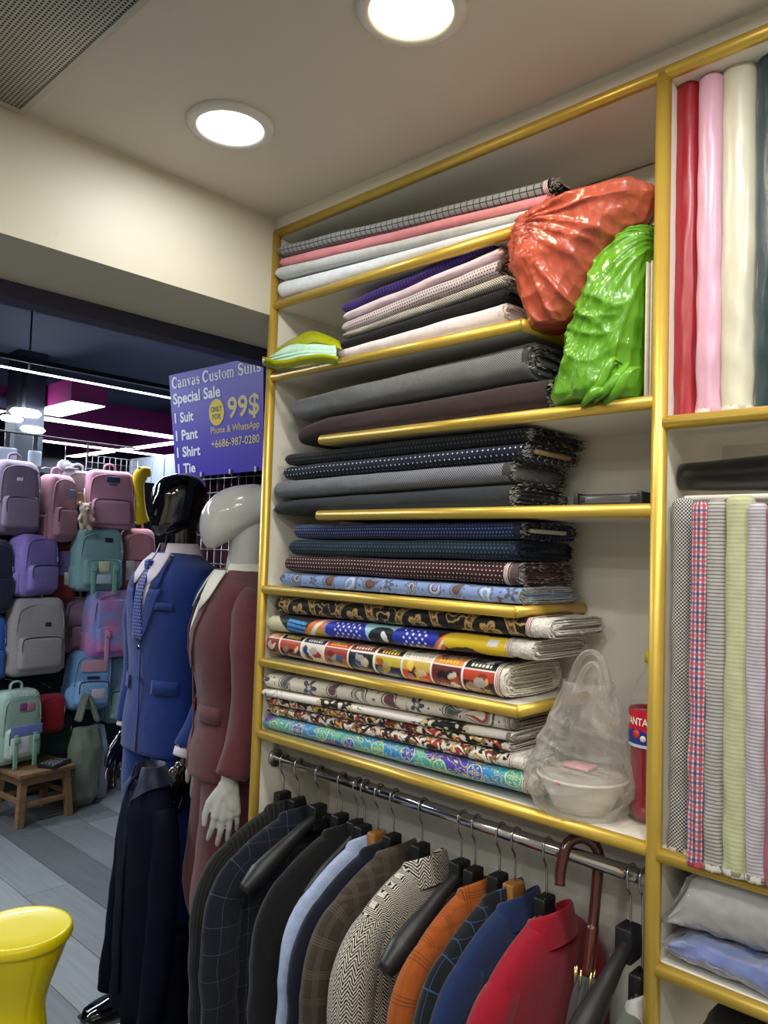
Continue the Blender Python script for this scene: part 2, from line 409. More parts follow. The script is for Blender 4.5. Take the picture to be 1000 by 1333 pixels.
# pattern building blocks
def dots(base, dot, s, r, sy=None):
    def f(g, U, V):
        sy_ = sy or s
        row = g.M('FLOOR', g.M('MULTIPLY', V, 1/sy_)); odd = g.M('MULTIPLY', g.M('MODULO', g.M('ABSOLUTE', row), 2.), .5)
        a = g.M('SUBTRACT', g.M('FRACT', g.M('ADD', g.M('MULTIPLY', U, 1/s), odd)), .5); b = g.M('MULTIPLY', g.M('SUBTRACT', g.fr(V, sy_), .5), sy_/s)
        d = g.M('SQRT', g.M('ADD', g.M('MULTIPLY', a, a), g.M('MULTIPLY', b, b)))
        return g.mix(g.M('LESS_THAN', d, r/s), s2l(base), s2l(dot))
    return f
def checker(a, b, s):
    def f(g, U, V):
        x = g.band(U, s, .5); y = g.band(V, s, .5); return g.mix(g.M('ABSOLUTE', g.M('SUBTRACT', x, y)), s2l(a), s2l(b))
    return f
def hound(a, b, s):
    def f(g, U, V):
        x = g.band(U, s, .5); y = g.band(V, s, .5); d = g.M('LESS_THAN', g.M('FRACT', g.M('MULTIPLY', g.M('ADD', U, V), 2/s)), .5)
        k = g.M('ADD', g.M('MULTIPLY', x, y), g.M('MULTIPLY', g.M('ABSOLUTE', g.M('SUBTRACT', x, y)), d)); return g.mix(k, s2l(a), s2l(b))
    return f
def grid(base, line, su, sv, wu, wv, line2=None):
    def f(g, U, V):
        k = g.M('MAXIMUM', g.band(U, su, wu/su), g.band(V, sv, wv/sv, .3)); c = g.mix(k, s2l(base), s2l(line))
        if line2: c = g.mix(g.M('MAXIMUM', g.band(U, su, wu/su, .5), g.band(V, sv, wv/sv, .8)), c, s2l(line2))
        return c
    return f
def plaid(base, line, su, sv, w, n=3, gap=.004):
    def f(g, U, V):
        k = None
        for i in range(n):
            for (x, s) in ((U, su), (V, sv)):
                q = g.M('LESS_THAN', g.M('FRACT', g.M('MULTIPLY', g.M('ADD', x, 5.+i*gap), 1/s)), w/s); k = q if k is None else g.M('MAXIMUM', k, q)
        return g.mix(g.M('MULTIPLY', k, .8), s2l(base), s2l(line))
    return f
def stripes(a, b, s, w=.5, axis='V', dia=0.):
    def f(g, U, V):
        x = {'U': U, 'V': V, 'D': g.M('ADD', U, V)}[axis]
        return g.mix(g.band(x, s, w), s2l(a), s2l(b))
    return f
def gingham(a, b, c, s):
    def f(g, U, V):
        m = g.mix(g.M('MULTIPLY', g.band(U, s, .32), .85), s2l(a), s2l(b)); m = g.mix(g.M('MULTIPLY', g.band(U, s, .28, .5), .85), m, s2l(c))
        m = g.mix(g.M('MULTIPLY', g.band(V, s, .32), .65), m, s2l(b)); return g.mix(g.M('MULTIPLY', g.band(V, s, .28, .5), .65), m, s2l(c))
    return f
def herring(a, b, w, p):
    def f(g, U, V):
        t = g.M('MULTIPLY', g.M('ABSOLUTE', g.M('SUBTRACT', g.fr(U, 2*w), .5)), 2*w*1.1)
        n = g.M('MULTIPLY', g.noise(160, 2), p*.9)
        return g.mix(g.M('LESS_THAN', g.M('FRACT', g.M('MULTIPLY', g.M('ADD', g.M('ADD', V, t), n), 1/p)), .5), s2l(a), s2l(b))
    return f
def cloudy(a, b, sc):
    def f(g, U, V): return g.mix(g.noise(sc, 4), s2l(a), s2l(b))
    return f

# painted prints (numpy, evaluated on the vertices of the cloth)
def H(c): c = c.lstrip('#'); return np.array([int(c[i:i+2], 16)/255 for i in (0, 2, 4)])
def hsh(i, k=0.): return (math.sin(i*127.1+k*311.7)*43758.5453) % 1.0
def fillc(C, m, c): C[m] = H(c) if isinstance(c, str) else c
def warp(u, v, f, a, ph=0.): return u+a*np.sin(v*f*1.3+ph+2*np.sin(u*f*.7)), v+a*np.cos(u*f+ph*1.7+1.5*np.sin(v*f*.9))
def p_baroque(bg='#14110f', gold='#c9a567', gold2='#7a5a2a'):
    def f(u, v):
        C = np.tile(H(bg), (len(u), 1)); a, b = warp(u, v, 130, .006)
        q = np.sin(a*120)*np.cos(b*125)+.5*np.sin(a*60+b*75); fillc(C, abs(q) < .17, gold); fillc(C, (abs(q) < .25) & (abs(q) > .17), gold2)
        for k in range(6):
            cx, cy = .10+k*.185, -.016
            r = np.hypot(u-cx, (v-cy)); an = np.arctan2(v-cy, u-cx); R = .060
            fillc(C, r < R, bg); ring = (r > R*.70) & (r < R); fillc(C, ring, gold2)
            key = ((an*18/np.pi) % 2 < 1.2); rr = (r-R*.7)/(R*.3); fillc(C, ring & ((rr < .16) | (rr > .84)), gold)
            fillc(C, ring & key & (rr > .3) & (rr < .45), gold); fillc(C, ring & ((an*18/np.pi) % 2 < .5) & (rr > .3) & (rr < .84), gold); fillc(C, ring & ~key & (rr > .5) & (rr < .66), bg)
            pet = R*.42*(.55+.45*abs(np.cos(an*2.5))); fillc(C, r < pet, gold); fillc(C, (r < pet*.72) & (np.sin(an*10+r*400) > 0), gold2); fillc(C, r < R*.09, bg)
        return C
    return f
def p_baroque_white(u, v):
    C = np.tile(H('#e6dfd3'), (len(u), 1)); a, b = warp(u, v, 120, .006)
    q = np.sin(a*150)*np.cos(b*170)+.4*np.sin(a*70+b*90); fillc(C, (abs(q) < .10) & (np.sin(u*24+1) > .1), '#1d1815')
    m = (((u-.02) % .31) > .19) & (((u-.02) % .31) < .29); fillc(C, m, '#14110f')
    fillc(C, m & (np.sin(a*190)*np.cos(b*230) > .35), '#dcd2be'); e = ((u-.02) % .31); fillc(C, ((abs(e-.19) < .007) | (abs(e-.29) < .007)) & (np.sin(v*520) > -.2), '#cbb78f'); return C
def teardrop(u, v, cx, cy, s, ang):
    du, dv = u-cx, v-cy; ca, sa = math.cos(ang), math.sin(ang); x = (du*ca+dv*sa)/s; y = (-du*sa+dv*ca)/s
    y = y-.35*np.clip(x, 0, 2)**2                       # bend the tail
    w = np.where(x < 0, 1, np.clip(1-x/1.7, 0.02, 1)); return np.hypot(np.where(x < 0, x, x*.0), y/np.maximum(w, .02)*1.)
def p_paisley(bg, ring1, ring2, corec, dotc, sp=.055, size=.016, extra=None, seed=0):
    def f(u, v):
        C = np.tile(H(bg), (len(u), 1)); k = 0
        nu_ = int(.95/sp)+2
        for i in range(-1, nu_):
            for j in range(-3, 4):
                k += 1; cx = (i+.5*(j % 2))*sp+hsh(k, seed)*.01; cy = j*sp*.62+hsh(k, seed+1)*.006; ang = hsh(k, seed+2)*6.3 if hsh(k, 9) > .4 else .8
                s = size*(.75+.5*hsh(k, seed+3)); near = (abs(u-cx) < s*3) & (abs(v-cy) < s*3)
                if not near.any(): continue
                idx = np.where(near)[0]; d = teardrop(u[idx], v[idx], cx, cy, s, ang)
                def z(m, c): C[idx[m]] = H(c)
                if hsh(k, 5) > .36:
                    z((d < 1.) & (d > .84), ring1); z((d <= .84) & (d > .66), bg); z((d <= .66) & (d > .48), ring2 if k % 2 else ring1); z((d <= .48) & (d > .3), corec if k % 3 else ring2); z(d <= .3, bg if k % 2 else ring1)
                else:
                    r = np.hypot(u[idx]-cx, v[idx]-cy); an = np.arctan2(v[idx]-cy, u[idx]-cx); pr = s*(.62+.3*np.cos(an*5)); z(r < pr, dotc); z(r < pr*.62, ring1); z(r < pr*.3, bg)
                for q in range(5):
                    dx, dy = (hsh(k, 20+q)-.5)*sp*1.1, (hsh(k, 30+q)-.5)*sp*.8; r = np.hypot((u[idx]-cx-dx)*(.7+hsh(k, q)), v[idx]-cy-dy); z((r < .0026) & (d > 1.05), dotc if q % 2 else ring1)
        if extra: extra(C, u, v)
        return C
    return f
def p_teal(u, v):
    t = .5+.5*np.sin(u*26+np.sin(v*60)); C = H('#2f86c2')*(1-t)[:, None]+H('#3fa79f')*t[:, None]
    p = (np.sin(u*21+2)+np.sin(v*70+u*12)) > 1.15; fillc(C, p, '#4b3f9c')
    a, b = warp(u, v, 70, .012); q = np.sin(a*85)*np.cos(b*90)+.6*np.sin(a*40-b*66)
    for lv in (-.7, -.25, .2, .65): fillc(C, abs(q-lv) < .055, '#cfc17d')
    for k in range(10):
        cx = .05+k*.085; cy = .008*((k % 3)-1); r = np.hypot(u-cx, v-cy); R = .017; an = np.arctan2(v-cy, u-cx); fillc(C, r < R*1.15, '#1f58b8' if k % 2 else '#3aa59c'); fillc(C, abs(r-R) < .0012, '#dccf8a'); fillc(C, abs(r-R*(.5+.25*np.cos(an*6))) < .0011, '#dccf8a'); fillc(C, r < R*.18, '#e2a851')
    return C
def p_multi(seed):
    pal = ['#14110f', '#14110f', '#b23a2b', '#c99a3a', '#e8e1d3', '#8a6a3a', '#d5cfc4', '#2b2320', '#7e2320', '#caa64a']
    def f(u, v):
        C = np.tile(H('#14110f'), (len(u), 1)); a, b = warp(u, v, 160, .005, seed)
        i = np.floor(a/.017+np.floor(b/.011)*3.7).astype(int); h = np.abs(np.sin(i*12.9898+seed*7.1)*43758.5) % 1; P = np.array([H(x) for x in pal]); C = P[(h*len(pal)).astype(int) % len(pal)]
        q = np.sin(a*290)*np.cos(b*300); fillc(C, q > .6, '#e6dcc2'); fillc(C, q < -.62, '#14110f'); return C
    return f
def p_posters(u, v):
    """strip of small picture panels with white borders and coloured shapes"""
    C = np.tile(H('#ece7dc'), (len(u), 1)); w = .0785; hh = .058
    sty = [('#8a2a20', '#d7622f', '#1b1a22'), ('#2a1c1a', '#d24a2a', '#e0a070'), ('#d9d3c2', '#c0392f', '#2c4a94'), ('#d98a3c', '#b23b2a', '#3f5d7d'), ('#12141c', '#6f90b5', '#2b4b74'),
           ('#222a5e', '#d9c23a', '#e07a33'), ('#d5502e', '#e8c25a', '#3b2f2a')]
    i = np.floor((u+.02)/w).astype(int); cu = (u+.02)-i*w; vv = v+.012; j = np.floor(vv/hh+.5).astype(int); cv = vv-(j-.5)*hh-hh/2   # -hh/2..hh/2
    inside = (cu > .003) & (cu < w-.002) & (abs(cv) < hh/2-.0016)
    for a in range(-1, 14):
        for jj in (-2, -1, 0, 1, 2):
            m = inside & (i == a) & (j == jj)
            if not m.any(): continue
            s = sty[(a+jj*3) % len(sty)]; x = cu[m]/w; y = cv[m]/hh+.5; t = np.tile(H(s[0]), (m.sum(), 1)); k = a*7+jj
            gr = y[:, None]; t = t*(1-gr*.35*(k % 2))
            if (a+jj*3) % 7 in (1, 3, 5, 6): t[y > .62] = H(s[1])*.9          # ground
            for q in range(7):
                ex, ey = .2+.6*hsh(k, q), .3+.5*hsh(k, q+10); rx, ry = .05+.15*hsh(k, q+20), .05+.16*hsh(k, q+30); an = hsh(k, q+40)*3
                dx, dy = x-ex, y-ey; X = dx*math.cos(an)+dy*math.sin(an); Y = -dx*math.sin(an)+dy*math.cos(an)
                t[(X/rx)**2+(Y/ry)**2 < 1] = H(s[1+q % 2])*(.6+.5*hsh(k, q+50)) if q < 5 else H('#e6d9c6')*(.5+.5*hsh(k, q))
            tb = (y < .24) & (y > .10) & (x > .2) & (x < .8) & (np.sin(x*58) > -.3); t[tb] = H('#f2ead6') if k % 2 else H('#f0c63a')
            tb = (y < .33) & (y > .28) & (x > .15) & (x < .85) & (np.sin(x*120) > 0); t[tb] = H('#e8ded0')
            C[m] = np.clip(t, 0, 1)
    return C
def p_sneaker(u, v):
    C = np.tile(H('#1a1c24'), (len(u), 1))
    def E(cx, cy, rx, ry, c, an=0.):
        dx, dy = u-cx, v-cy; X = dx*math.cos(an)+dy*math.sin(an); Y = -dx*math.sin(an)+dy*math.cos(an); m = (X/rx)**2+(Y/ry)**2 < 1; fillc(C, m, c); return m
    def B(a, b, sl, c): m = (u > a+sl*v) & (u < b+sl*v); fillc(C, m, c); return m
    # v>0 is upward on the front
    m = B(-.1, .075, -.6, '#c9c7a2'); m = B(.07, .155, -1.2, '#1b1d26')
    for k in range(3):
        mm = (u > .085) & (u < .15) & (abs(v-.012+.011*k+(u-.11)*.1) < .0036); fillc(C, mm, '#3f8fd6')
    B(.155, .215, .8, '#e2762c'); E(.19, -.022, .04, .02, '#d2a32c'); E(.19, -.024, .028, .012, '#a97f24'); B(.175, .19, .8, '#efe6d8')
    E(.285, 0, .072, .04, '#2432a6'); fillc(C, (abs(np.hypot((u-.285)/.072, v/.04)-1) < .04), '#6f90d8')
    for a in range(5):
        for b in range(5):
            cx, cy = .25+a*.017+.008*(b % 2), .018-b*.0085; fillc(C, np.hypot(u-cx, v-cy) < .0029, '#dfe6f3')
    B(.345, .445, -.4, '#9fd0dc'); E(.395, -.008, .042, .028, '#17181f'); E(.40, -.004, .008, .014, '#e8e8e8', .5)
    E(.485, 0, .062, .04, '#2432a6')
    for a in range(4):
        for b in range(5):
            cx, cy = .455+a*.017+.008*(b % 2), .018-b*.0085; fillc(C, np.hypot(u-cx, v-cy) < .0029, '#dfe6f3')
    E(.50, -.030, .05, .013, '#d2a32c'); B(.545, .575, .9, '#e2762c'); B(.555, .563, .9, '#efe6d8')
    E(.62, .004, .06, .03, '#e2c024'); E(.615, -.020, .05, .013, '#1b1d26'); E(.70, 0, .075, .026, '#e2c024')
    for cx in (.675, .715): fillc(C, (abs(u-cx-.3*v) < .012) & (abs(v-.008) < .008), '#dedede')
    B(.775, .9, .9, '#1b1d26'); fillc(C, (abs(u-.79) < .016) & (abs(v+.004) < .006), '#e9e6e0'); return C

FB = fabric
GB = 'bolts on the top shelf'
bolt('white cloth bolt lying lowest on the top shelf', (356, 364, 391), (690, 284, 299), FB('f_white', '#d8dce2'), endm('wh', '#cfcfcf'), seed=4, on=2.165, fray=0)
bolt('light grey flannel bolt above the white one on top shelf', (354, 347, 363), (700, 267, 284), FB('f_lgrey', cloudy('#b9bcbc', '#cbcccb', 150)), endm('lg', '#b0b0ae'), seed=3, on=2.165, fray=30)
bolt('salmon pink cloth bolt on the top shelf', (359, 334, 347), (710, 250, 267), FB('f_salmon', '#d98c93'), endm('sal', '#b5727a'), seed=2, on=2.165, fray=40)
bolt('grey windowpane check bolt with dark frayed end, topmost of all', (357, 319, 333), (708, 230, 250), FB('f_wpane', grid('#8f9293', '#34373c', .0155, .0125, .0022, .002)), endm('black', '#121214'), seed=1, on=2.165, fray=160, tail=.012, tailmat=plain('dark_selvedge', '#15151a', .95))
bolt('pale pink textured bolt lowest on the second shelf', (436, 455, 468), (653, 390, 417), FB('f_palepink', cloudy('#d9cfd4', '#e6dde0', 90)), endm('pp', '#cfc3c9'), depth=.19, seed=5, on=1.982, fray=20)
bolt('plain black bolt between houndstooth and pale pink bolts', (438, 443, 455), (655, 372, 390), FB('f_black', '#1c1d20'), endm('bk2', '#17181a'), depth=.19, seed=6, on=1.982, fray=30)
bolt('black and white houndstooth bolt on the second shelf', (442, 433, 443), (655, 355, 372), FB('f_hound', checker('#23211f', '#d9d4cb', .0052)), endm('ht', '#4a4541'), depth=.19, seed=7, on=1.982, fray=140)
bolt('pale pink bolt with small black dots on second shelf', (441, 419, 433), (646, 335, 355), FB('f_pinkdot', dots('#cdbfc2', '#4d4245', .0068, .0017)), endm('pd', '#5b4c45'), depth=.19, seed=8, on=1.982, fray=120)
bolt('plain light pink bolt under the purple ribbed one', (444, 407, 419), (648, 320, 336), FB('f_ltpink', '#dfc9d2'), endm('lp', '#d5a9a6'), depth=.19, seed=9, on=1.982, fray=20)
bolt('dark purple ribbed bolt at the top of second shelf stack', (442, 395, 407), (641, 306, 320), FB('f_purple', stripes('#2a1c52', '#43307a', .0085, .6, 'U')), endm('pu', '#17131c'), depth=.18, seed=10, on=1.982, fray=50)
bolt('thick dark brown twill bolt with drooping left end', (383, 547, 584), (708, 489, 531), FB('f_brown', checker('#2c2021', '#3a2b2c', .0042)), endm('br', '#282427'), seed=12, on=1.808, droop=.018, fray=150, p=2.3)
bolt('thick grey houndstooth bolt above the dark brown one', (374, 518, 547), (685, 439, 490), FB('f_ghound', checker('#383a3c', '#86898b', .0048)), endm('gh', '#3c3b3a'), seed=11, on=1.808, fray=160, p=2.3)
bolt('charcoal twill bolt lowest on the fourth shelf', (353, 651, 681), (660, 628, 661), FB('f_char', checker('#23272c', '#32373d', .0048)), endm('ch', '#2d2c2b'), seed=16, on=1.632, droop=.01, fray=190)
bolt('mid grey basketweave bolt with white flecks', (352, 626, 649), (659, 598, 628), FB('f_gweave', checker('#2f323b', '#8d9098', .0056)), endm('gw', '#3a3836'), seed=15, on=1.632, fray=190)
bolt('navy bolt with small white polka dots and board core', (364, 607, 625), (680, 575, 599), FB('f_navydot', dots('#151a2e', '#c9cedb', .0125, .0017)), endm('nd', '#34312c'), seed=14, on=1.632, fray=150, core=KRAFT)
bolt('black bolt with faint grey dots, top of fourth shelf', (367, 590, 606), (682, 555, 575), FB('f_blackdot', dots('#14161b', '#3f444a', .0095, .0022)), endm('bd', '#2a2826'), seed=13, on=1.632, fray=130)
bolt('sky blue paisley bolt with pale layered cut end', (360, 744, 763), (673, 765, 791), painted('print_blue'), endm('bp', '#a9acb0'), seed=20, on=1.45, fray=170,
     paint=p_paisley('#7f97c9', '#5f5a52', '#b9c4d8', '#7a3038', '#4a5a70', .062, .0195, seed=1))
bolt('burgundy bolt with tiny white dots', (366, 723, 744), (657, 731, 763), FB('f_burg', dots('#33181d', '#c9b4b0', .0092, .0016)), endm('bu', '#574346'), seed=19, on=1.45, fray=190, tail=.022, tailmat=endm('but', '#9a8785'))
bolt('dark teal bolt with fine lighter dots', (370, 702, 723), (669, 703, 731), FB('f_teal', dots('#101c2c', '#2d5263', .0086, .0022)), endm('tl', '#151d31'), seed=18, on=1.45, fray=120)
bolt('navy blue pindot bolt, top of the fifth shelf', (377, 682, 702), (673, 678, 704), FB('f_navypin', dots('#1b264e', '#7f8fb5', .0076, .0014)), endm('np', '#1e2433'), seed=17, on=1.45, fray=170, core=plain('white_board', '#cfc9bb', .9))
bolt('white bordered picture panel print bolt with fluffy white end', (342, 823, 852), (646, 865, 915), painted('print_poster', .45), endm('wp', '#d9d4c8'), seed=23, on=1.272, fray=60, p=2.3, paint=p_posters, tail=.014, tailmat=endm('wp2', '#dcd7cb'))
bolt('sneaker print bolt in blue, black and yellow', (344, 800, 823), (660, 831, 858), painted('print_sneaker', .5), endm('sn', '#d5d0c5'), seed=22, on=1.272, fray=40, paint=p_sneaker, tail=.05, tailmat=endm('sn2', '#d8d3c7'))
bolt('black and gold baroque medallion bolt with white end', (354, 776, 799), (686, 804, 831), painted('print_baroque', .5), endm('ba', '#cfcac0'), seed=21, on=1.272, fray=40, paint=p_baroque(), tail=.045, tailmat=endm('ba2', '#d9d5cb'), p=2.3)
bolt('turquoise and blue bolt with gold scrollwork, lowest printed bolt', (339, 931, 953), (681, 1008, 1037), painted('print_teal', .5), endm('tq', '#c9c2b0'), seed=28, on=1.098, fray=30, paint=p_teal, tail=.018, tailmat=endm('tq2', '#dcd6c8'), depth=.17)
bolt('thin red, gold and black patterned bolt above the turquoise one', (345, 918, 932), (660, 981, 1007), painted('print_multi_a', .55), endm('m1', '#d3cdc2'), seed=27, on=1.098, fray=30, paint=p_multi(1), tail=.03, tailmat=endm('m12', '#d9d4ca'), depth=.18)
bolt('thin dark multicoloured bolt below the white baroque one', (345, 906, 919), (660, 968, 982), painted('print_multi_b', .55), endm('m2', '#c9c2b6'), seed=26, on=1.098, fray=20, paint=p_multi(5), depth=.18)
bolt('white bolt with black baroque bands under cream paisley', (337, 896, 908), (664, 955, 970), painted('print_bwhite', .5), endm('m3', '#8a847c'), seed=25, on=1.098, fray=30, paint=p_baroque_white, depth=.19)
bolt('cream bolt with red and navy paisley drops', (339, 876, 897), (657, 926, 957), painted('print_cream', .55), endm('cp', '#8d867c'), seed=24, on=1.098, fray=120,
     paint=p_paisley('#ded5bf', '#4c5055', '#8e8a7c', '#a8303a', '#3d4560', .082, .0245, seed=3), tail=.012, tailmat=endm('cp2', '#c9c0ae'), layers=8)

# ---------------------------------------------------------------- things on the shelves
def plastic(name, c, trans=.3, rough=.28, clear=0., sc=35., lwb=.35):
    if name in MATS: return MATS[name]
    g = G(name, rough, 0, .6, coat=.2); c = s2l(c) if isinstance(c, str) else c
    g.col(g.mix(g.noise(14, 4), tuple(v*.82 for v in c), tuple(min(1, v*1.12) for v in c)))
    mp = g.node('ShaderNodeMapping'); mp.inputs['Rotation'].default_value = (.4, .7, .3); mp.inputs['Scale'].default_value = (1, 1, .45); g.t.links.new(g.UV()[3], mp.inputs[0])
    ri = g.M('ADD', g.voro(sc*.55, mp.outputs[0]), g.M('MULTIPLY', g.voro(sc*1.6, mp.outputs[0]), .35)); g.bump(ri, .55, .02)
    out = [n for n in g.t.nodes if n.type == 'OUTPUT_MATERIAL'][0]
    t = g.node('ShaderNodeBsdfTranslucent'); g.put(t.inputs[0], c); mx = g.node('ShaderNodeMixShader'); mx.inputs[0].default_value = trans
    g.t.links.new(g.b.outputs[0], mx.inputs[1]); g.t.links.new(t.outputs[0], mx.inputs[2]); last = mx.outputs[0]
    if clear:
        tr = g.node('ShaderNodeBsdfTransparent'); m2 = g.node('ShaderNodeMixShader')
        lw = g.node('ShaderNodeLayerWeight'); lw.inputs[0].default_value = lwb
        g.put(m2.inputs[0], g.M('MULTIPLY', g.M('SUBTRACT', 1., lw.outputs['Facing']), clear)); g.t.links.new(last, m2.inputs[1]); g.t.links.new(tr.outputs[0], m2.inputs[2]); last = m2.outputs[0]
    g.t.links.new(last, out.inputs['Surface']); MATS[name] = g.m; return g.m

def bagloft(secs, yc, dep, nz_=150, nr=120, amp=.010, fold=.006, seed=0., pw=2.2, vert=26., focus=None):
    """secs: (py, pxL, pxR[, dy]) silhouette on the plane y = yc"""
    S_ = []
    for q in secs:
        a, b = on_y(q[1], q[0], yc), on_y(q[2], q[0], yc); S_.append(((a[0]+b[0])/2, (b[0]-a[0])/2, (a[2]+b[2])/2, q[3] if len(q) > 3 else 1.))
    A = spline(S_, nz_) if False else np.stack([np.interp(np.linspace(0, 1, nz_), np.linspace(0, 1, len(S_)), [s[k] for s in S_]) for k in range(4)], 1)
    k = np.ones(9)/9
    for c in range(4): A[:, c] = np.convolve(np.pad(A[:, c], 4, mode='edge'), k, mode='valid')
    rings = []
    for i in range(nz_):
        cx, hw, z, dd = A[i]; y, x = sell(dep*dd, hw, nr, pw); r = []
        for j in range(nr):
            X, Y = cx+x[j], yc+y[j]; L = math.hypot(x[j], y[j])+1e-6
            n1 = mnoise.noise(Vector((X*6+seed, Y*6, z*5)))
            a1, a2 = X*.8+z*.6, z*.8-X*.6
            rg = lambda v: (1-min(1, abs(v)*2.6))**2
            n2 = rg(mnoise.noise(Vector((a1*16+seed, Y*12, a2*7+n1)))); n3 = rg(mnoise.noise(Vector((X*9+seed*2, Y*9, z*17+n1*1.5)))); n4 = rg(mnoise.noise(Vector((X*vert+seed, Y*vert, z*4))))
            n5 = 0.
            if focus is not None: n5 = rg(mnoise.noise(Vector((math.atan2(z-focus[2], X-focus[0])*focus[3]+seed, math.hypot(X-focus[0], z-focus[2])*4, Y*5))))
            d = n5*fold*1.3+n1*amp+n2*fold+n3*fold*.7+n4*fold*.6; r.append((X+x[j]/L*d, Y+y[j]/L*d, z+n1*amp*.3))
        rings.append(r)
    return loft(rings)
def place(name, vf, mat, label, cat, group=None, smooth=True, uv=None, parent=None):
    V = np.array(vf[0]); c = np.array([(V[:, 0].min()+V[:, 0].max())/2, (V[:, 1].min()+V[:, 1].max())/2, V[:, 2].min()])
    o = mesh(name, V-c, vf[1], mat, None, smooth, label=label, cat=cat, group=group, uv=uv); o.location = c; return o
GREENB = plastic('green_bag', '#6fb02c', .25, .22); ORB = plastic('orange_bag', '#c65f47', .2, .22)
gb = bagloft([(526, 732, 832, .8), (515, 730, 836), (480, 737, 839), (440, 748, 842), (400, 760, 846), (360, 776, 849, .9), (330, 795, 851, .75), (305, 822, 849, .5), (298, 838, 848, .15)], 1.245, .072, amp=.005, fold=.005, seed=3, focus=(*on_y(845, 292, 1.2), 6.))
gbo = place('plastic_bag', gb, GREENB, 'bright green plastic bag slumped upright below the orange bag', 'bag')
kn = on_y(782, 512, 1.17)-np.array(gbo.location)
Vk = []
for i, (dx, dz, l) in enumerate(((-.01, .0, .05), (.012, .004, .045), (.03, -.002, .04), (.0, .012, .035))):
    Vk.append(tube([kn+[dx-.03, .012, dz-.012], kn+[dx, -.004, dz+.002], kn+[dx+.02, -.002, dz+.012+.01*i], kn+[dx+.03, .014, dz+l]], [.006, .012, .011, .004], 8, 14, flat=.5))
mesh('knotted_corner', *join(Vk), GREENB, gbo)
ob = bagloft([(428, 704, 742, .5), (418, 702, 752, .6), (400, 697, 766, .7), (370, 687, 785, .85), (340, 677, 805), (310, 673, 838), (290, 675, 850), (275, 684, 850), (265, 700, 840, .8), (259, 722, 815, .5), (256, 745, 790, .15)], 1.235, .078, amp=.007, fold=.0055, seed=11, focus=(*on_y(692, 296, 1.2), 4.5))
place('plastic_bag', ob, ORB, 'orange red plastic bag stuffed on top of the green bag', 'bag')
# pleated cream stack against the post
pl = thing('folded_cloth', 'cream pleated cloth standing between green bag and gold post', 'cloth', np.array([XM-.022, 1.30, 1.8185]))
cr = FB('f_creamfold', '#d3c8b6')
for k in range(5): mesh('fold', *rbox(-.009+k*.0045, .008*(k % 2)-.004, .115, .0036, .17, .23, .0015), cr, pl)
# black case at the right of the fourth shelf
c = on_y(803, 655, 1.27); bc = thing('black_case', 'slim black case with clear window lying on fourth shelf', 'case', (c[0], 1.27, 1.6435))
mesh('shell', *rbox(0, 0, .011, .118, .07, .020, .006), BLKPL, bc)
mesh('end_cap', *rbox(-.060, 0, .012, .010, .078, .024, .004), BLKPL, bc); mesh('end_cap', *rbox(.060, 0, .012, .010, .078, .024, .004), BLKPL, bc)
mesh('window', *rbox(0, -.034, .011, .085, .006, .011, .002), plain('smoke_film', '#4d4a4a', .15), bc)
# yellow folded packet at the left of the second shelf
YP = plastic('yellow_film', '#c2c814', .35, .2, sc=20)
p0 = on_y(440, 486, 1.19)
yp = thing('yellow_packet', 'yellow green plastic folder holding mint cloth at the shelf end', 'packet', (p0[0], p0[1], 1.994))
def sheet(pts_px, y0_, y1_, thick=.0025):
    rows = []
    for t in np.linspace(0, 1, 8):
        rows.append([on_y(px, py, y0_+(y1_-y0_)*t)-np.array(yp.location)+[0, 0, .002*math.sin(t*5+px)] for px, py in pts_px])
    return loft(rows, False, False, False)
def solid(o, t):
    m = o.modifiers.new('thickness', 'SOLIDIFY'); m.thickness = t; m.offset = 0; return o
up = [(345, 468), (365, 451), (385, 439), (405, 431), (425, 436), (442, 444)]; lo = [(342, 471), (360, 476), (380, 474), (400, 470), (420, 468), (440, 471)]
def rows(a, b, y0_, y1_, bulge):
    R_ = []
    for t in np.linspace(0, 1, 10):
        R_.append([np.array(on_y(p[0]+(q[0]-p[0])*t, p[1]+(q[1]-p[1])*t, y0_+(y1_-y0_)*t-bulge*math.sin(math.pi*t)))-np.array(yp.location) for p, q in zip(spline(a, 24), spline(b, 24))])
    return loft(R_, False, False, False)
up2 = [(x+4, y+10) for x, y in up]; lo2 = [(x, y-7) for x, y in lo]
solid(mesh('cover', *rows(up, [(x+3, y+17-abs(x-395)*.12) for x, y in up], 1.21, 1.185, .006), YP, yp), .002)
solid(mesh('cover', *rows(lo2, [(x, y+4) for x, y in lo], 1.15, 1.165, .006), YP, yp), .002)
mint = FB('f_mint', cloudy('#a9d8bd', '#c6e6d2', 30))
for k in range(3):
    a = [(352+k*3, 469-k*4), (375, 461-k*5), (400, 455-k*4), (437, 455-k*3)]; b = [(350, 472-k*3), (375, 468-k*4), (400, 463-k*3), (438, 464-k*3)]
    solid(mesh('mint_cloth', *rows(a, b, 1.20-k*.005, 1.165+k*.006, .004), mint, yp), .003)
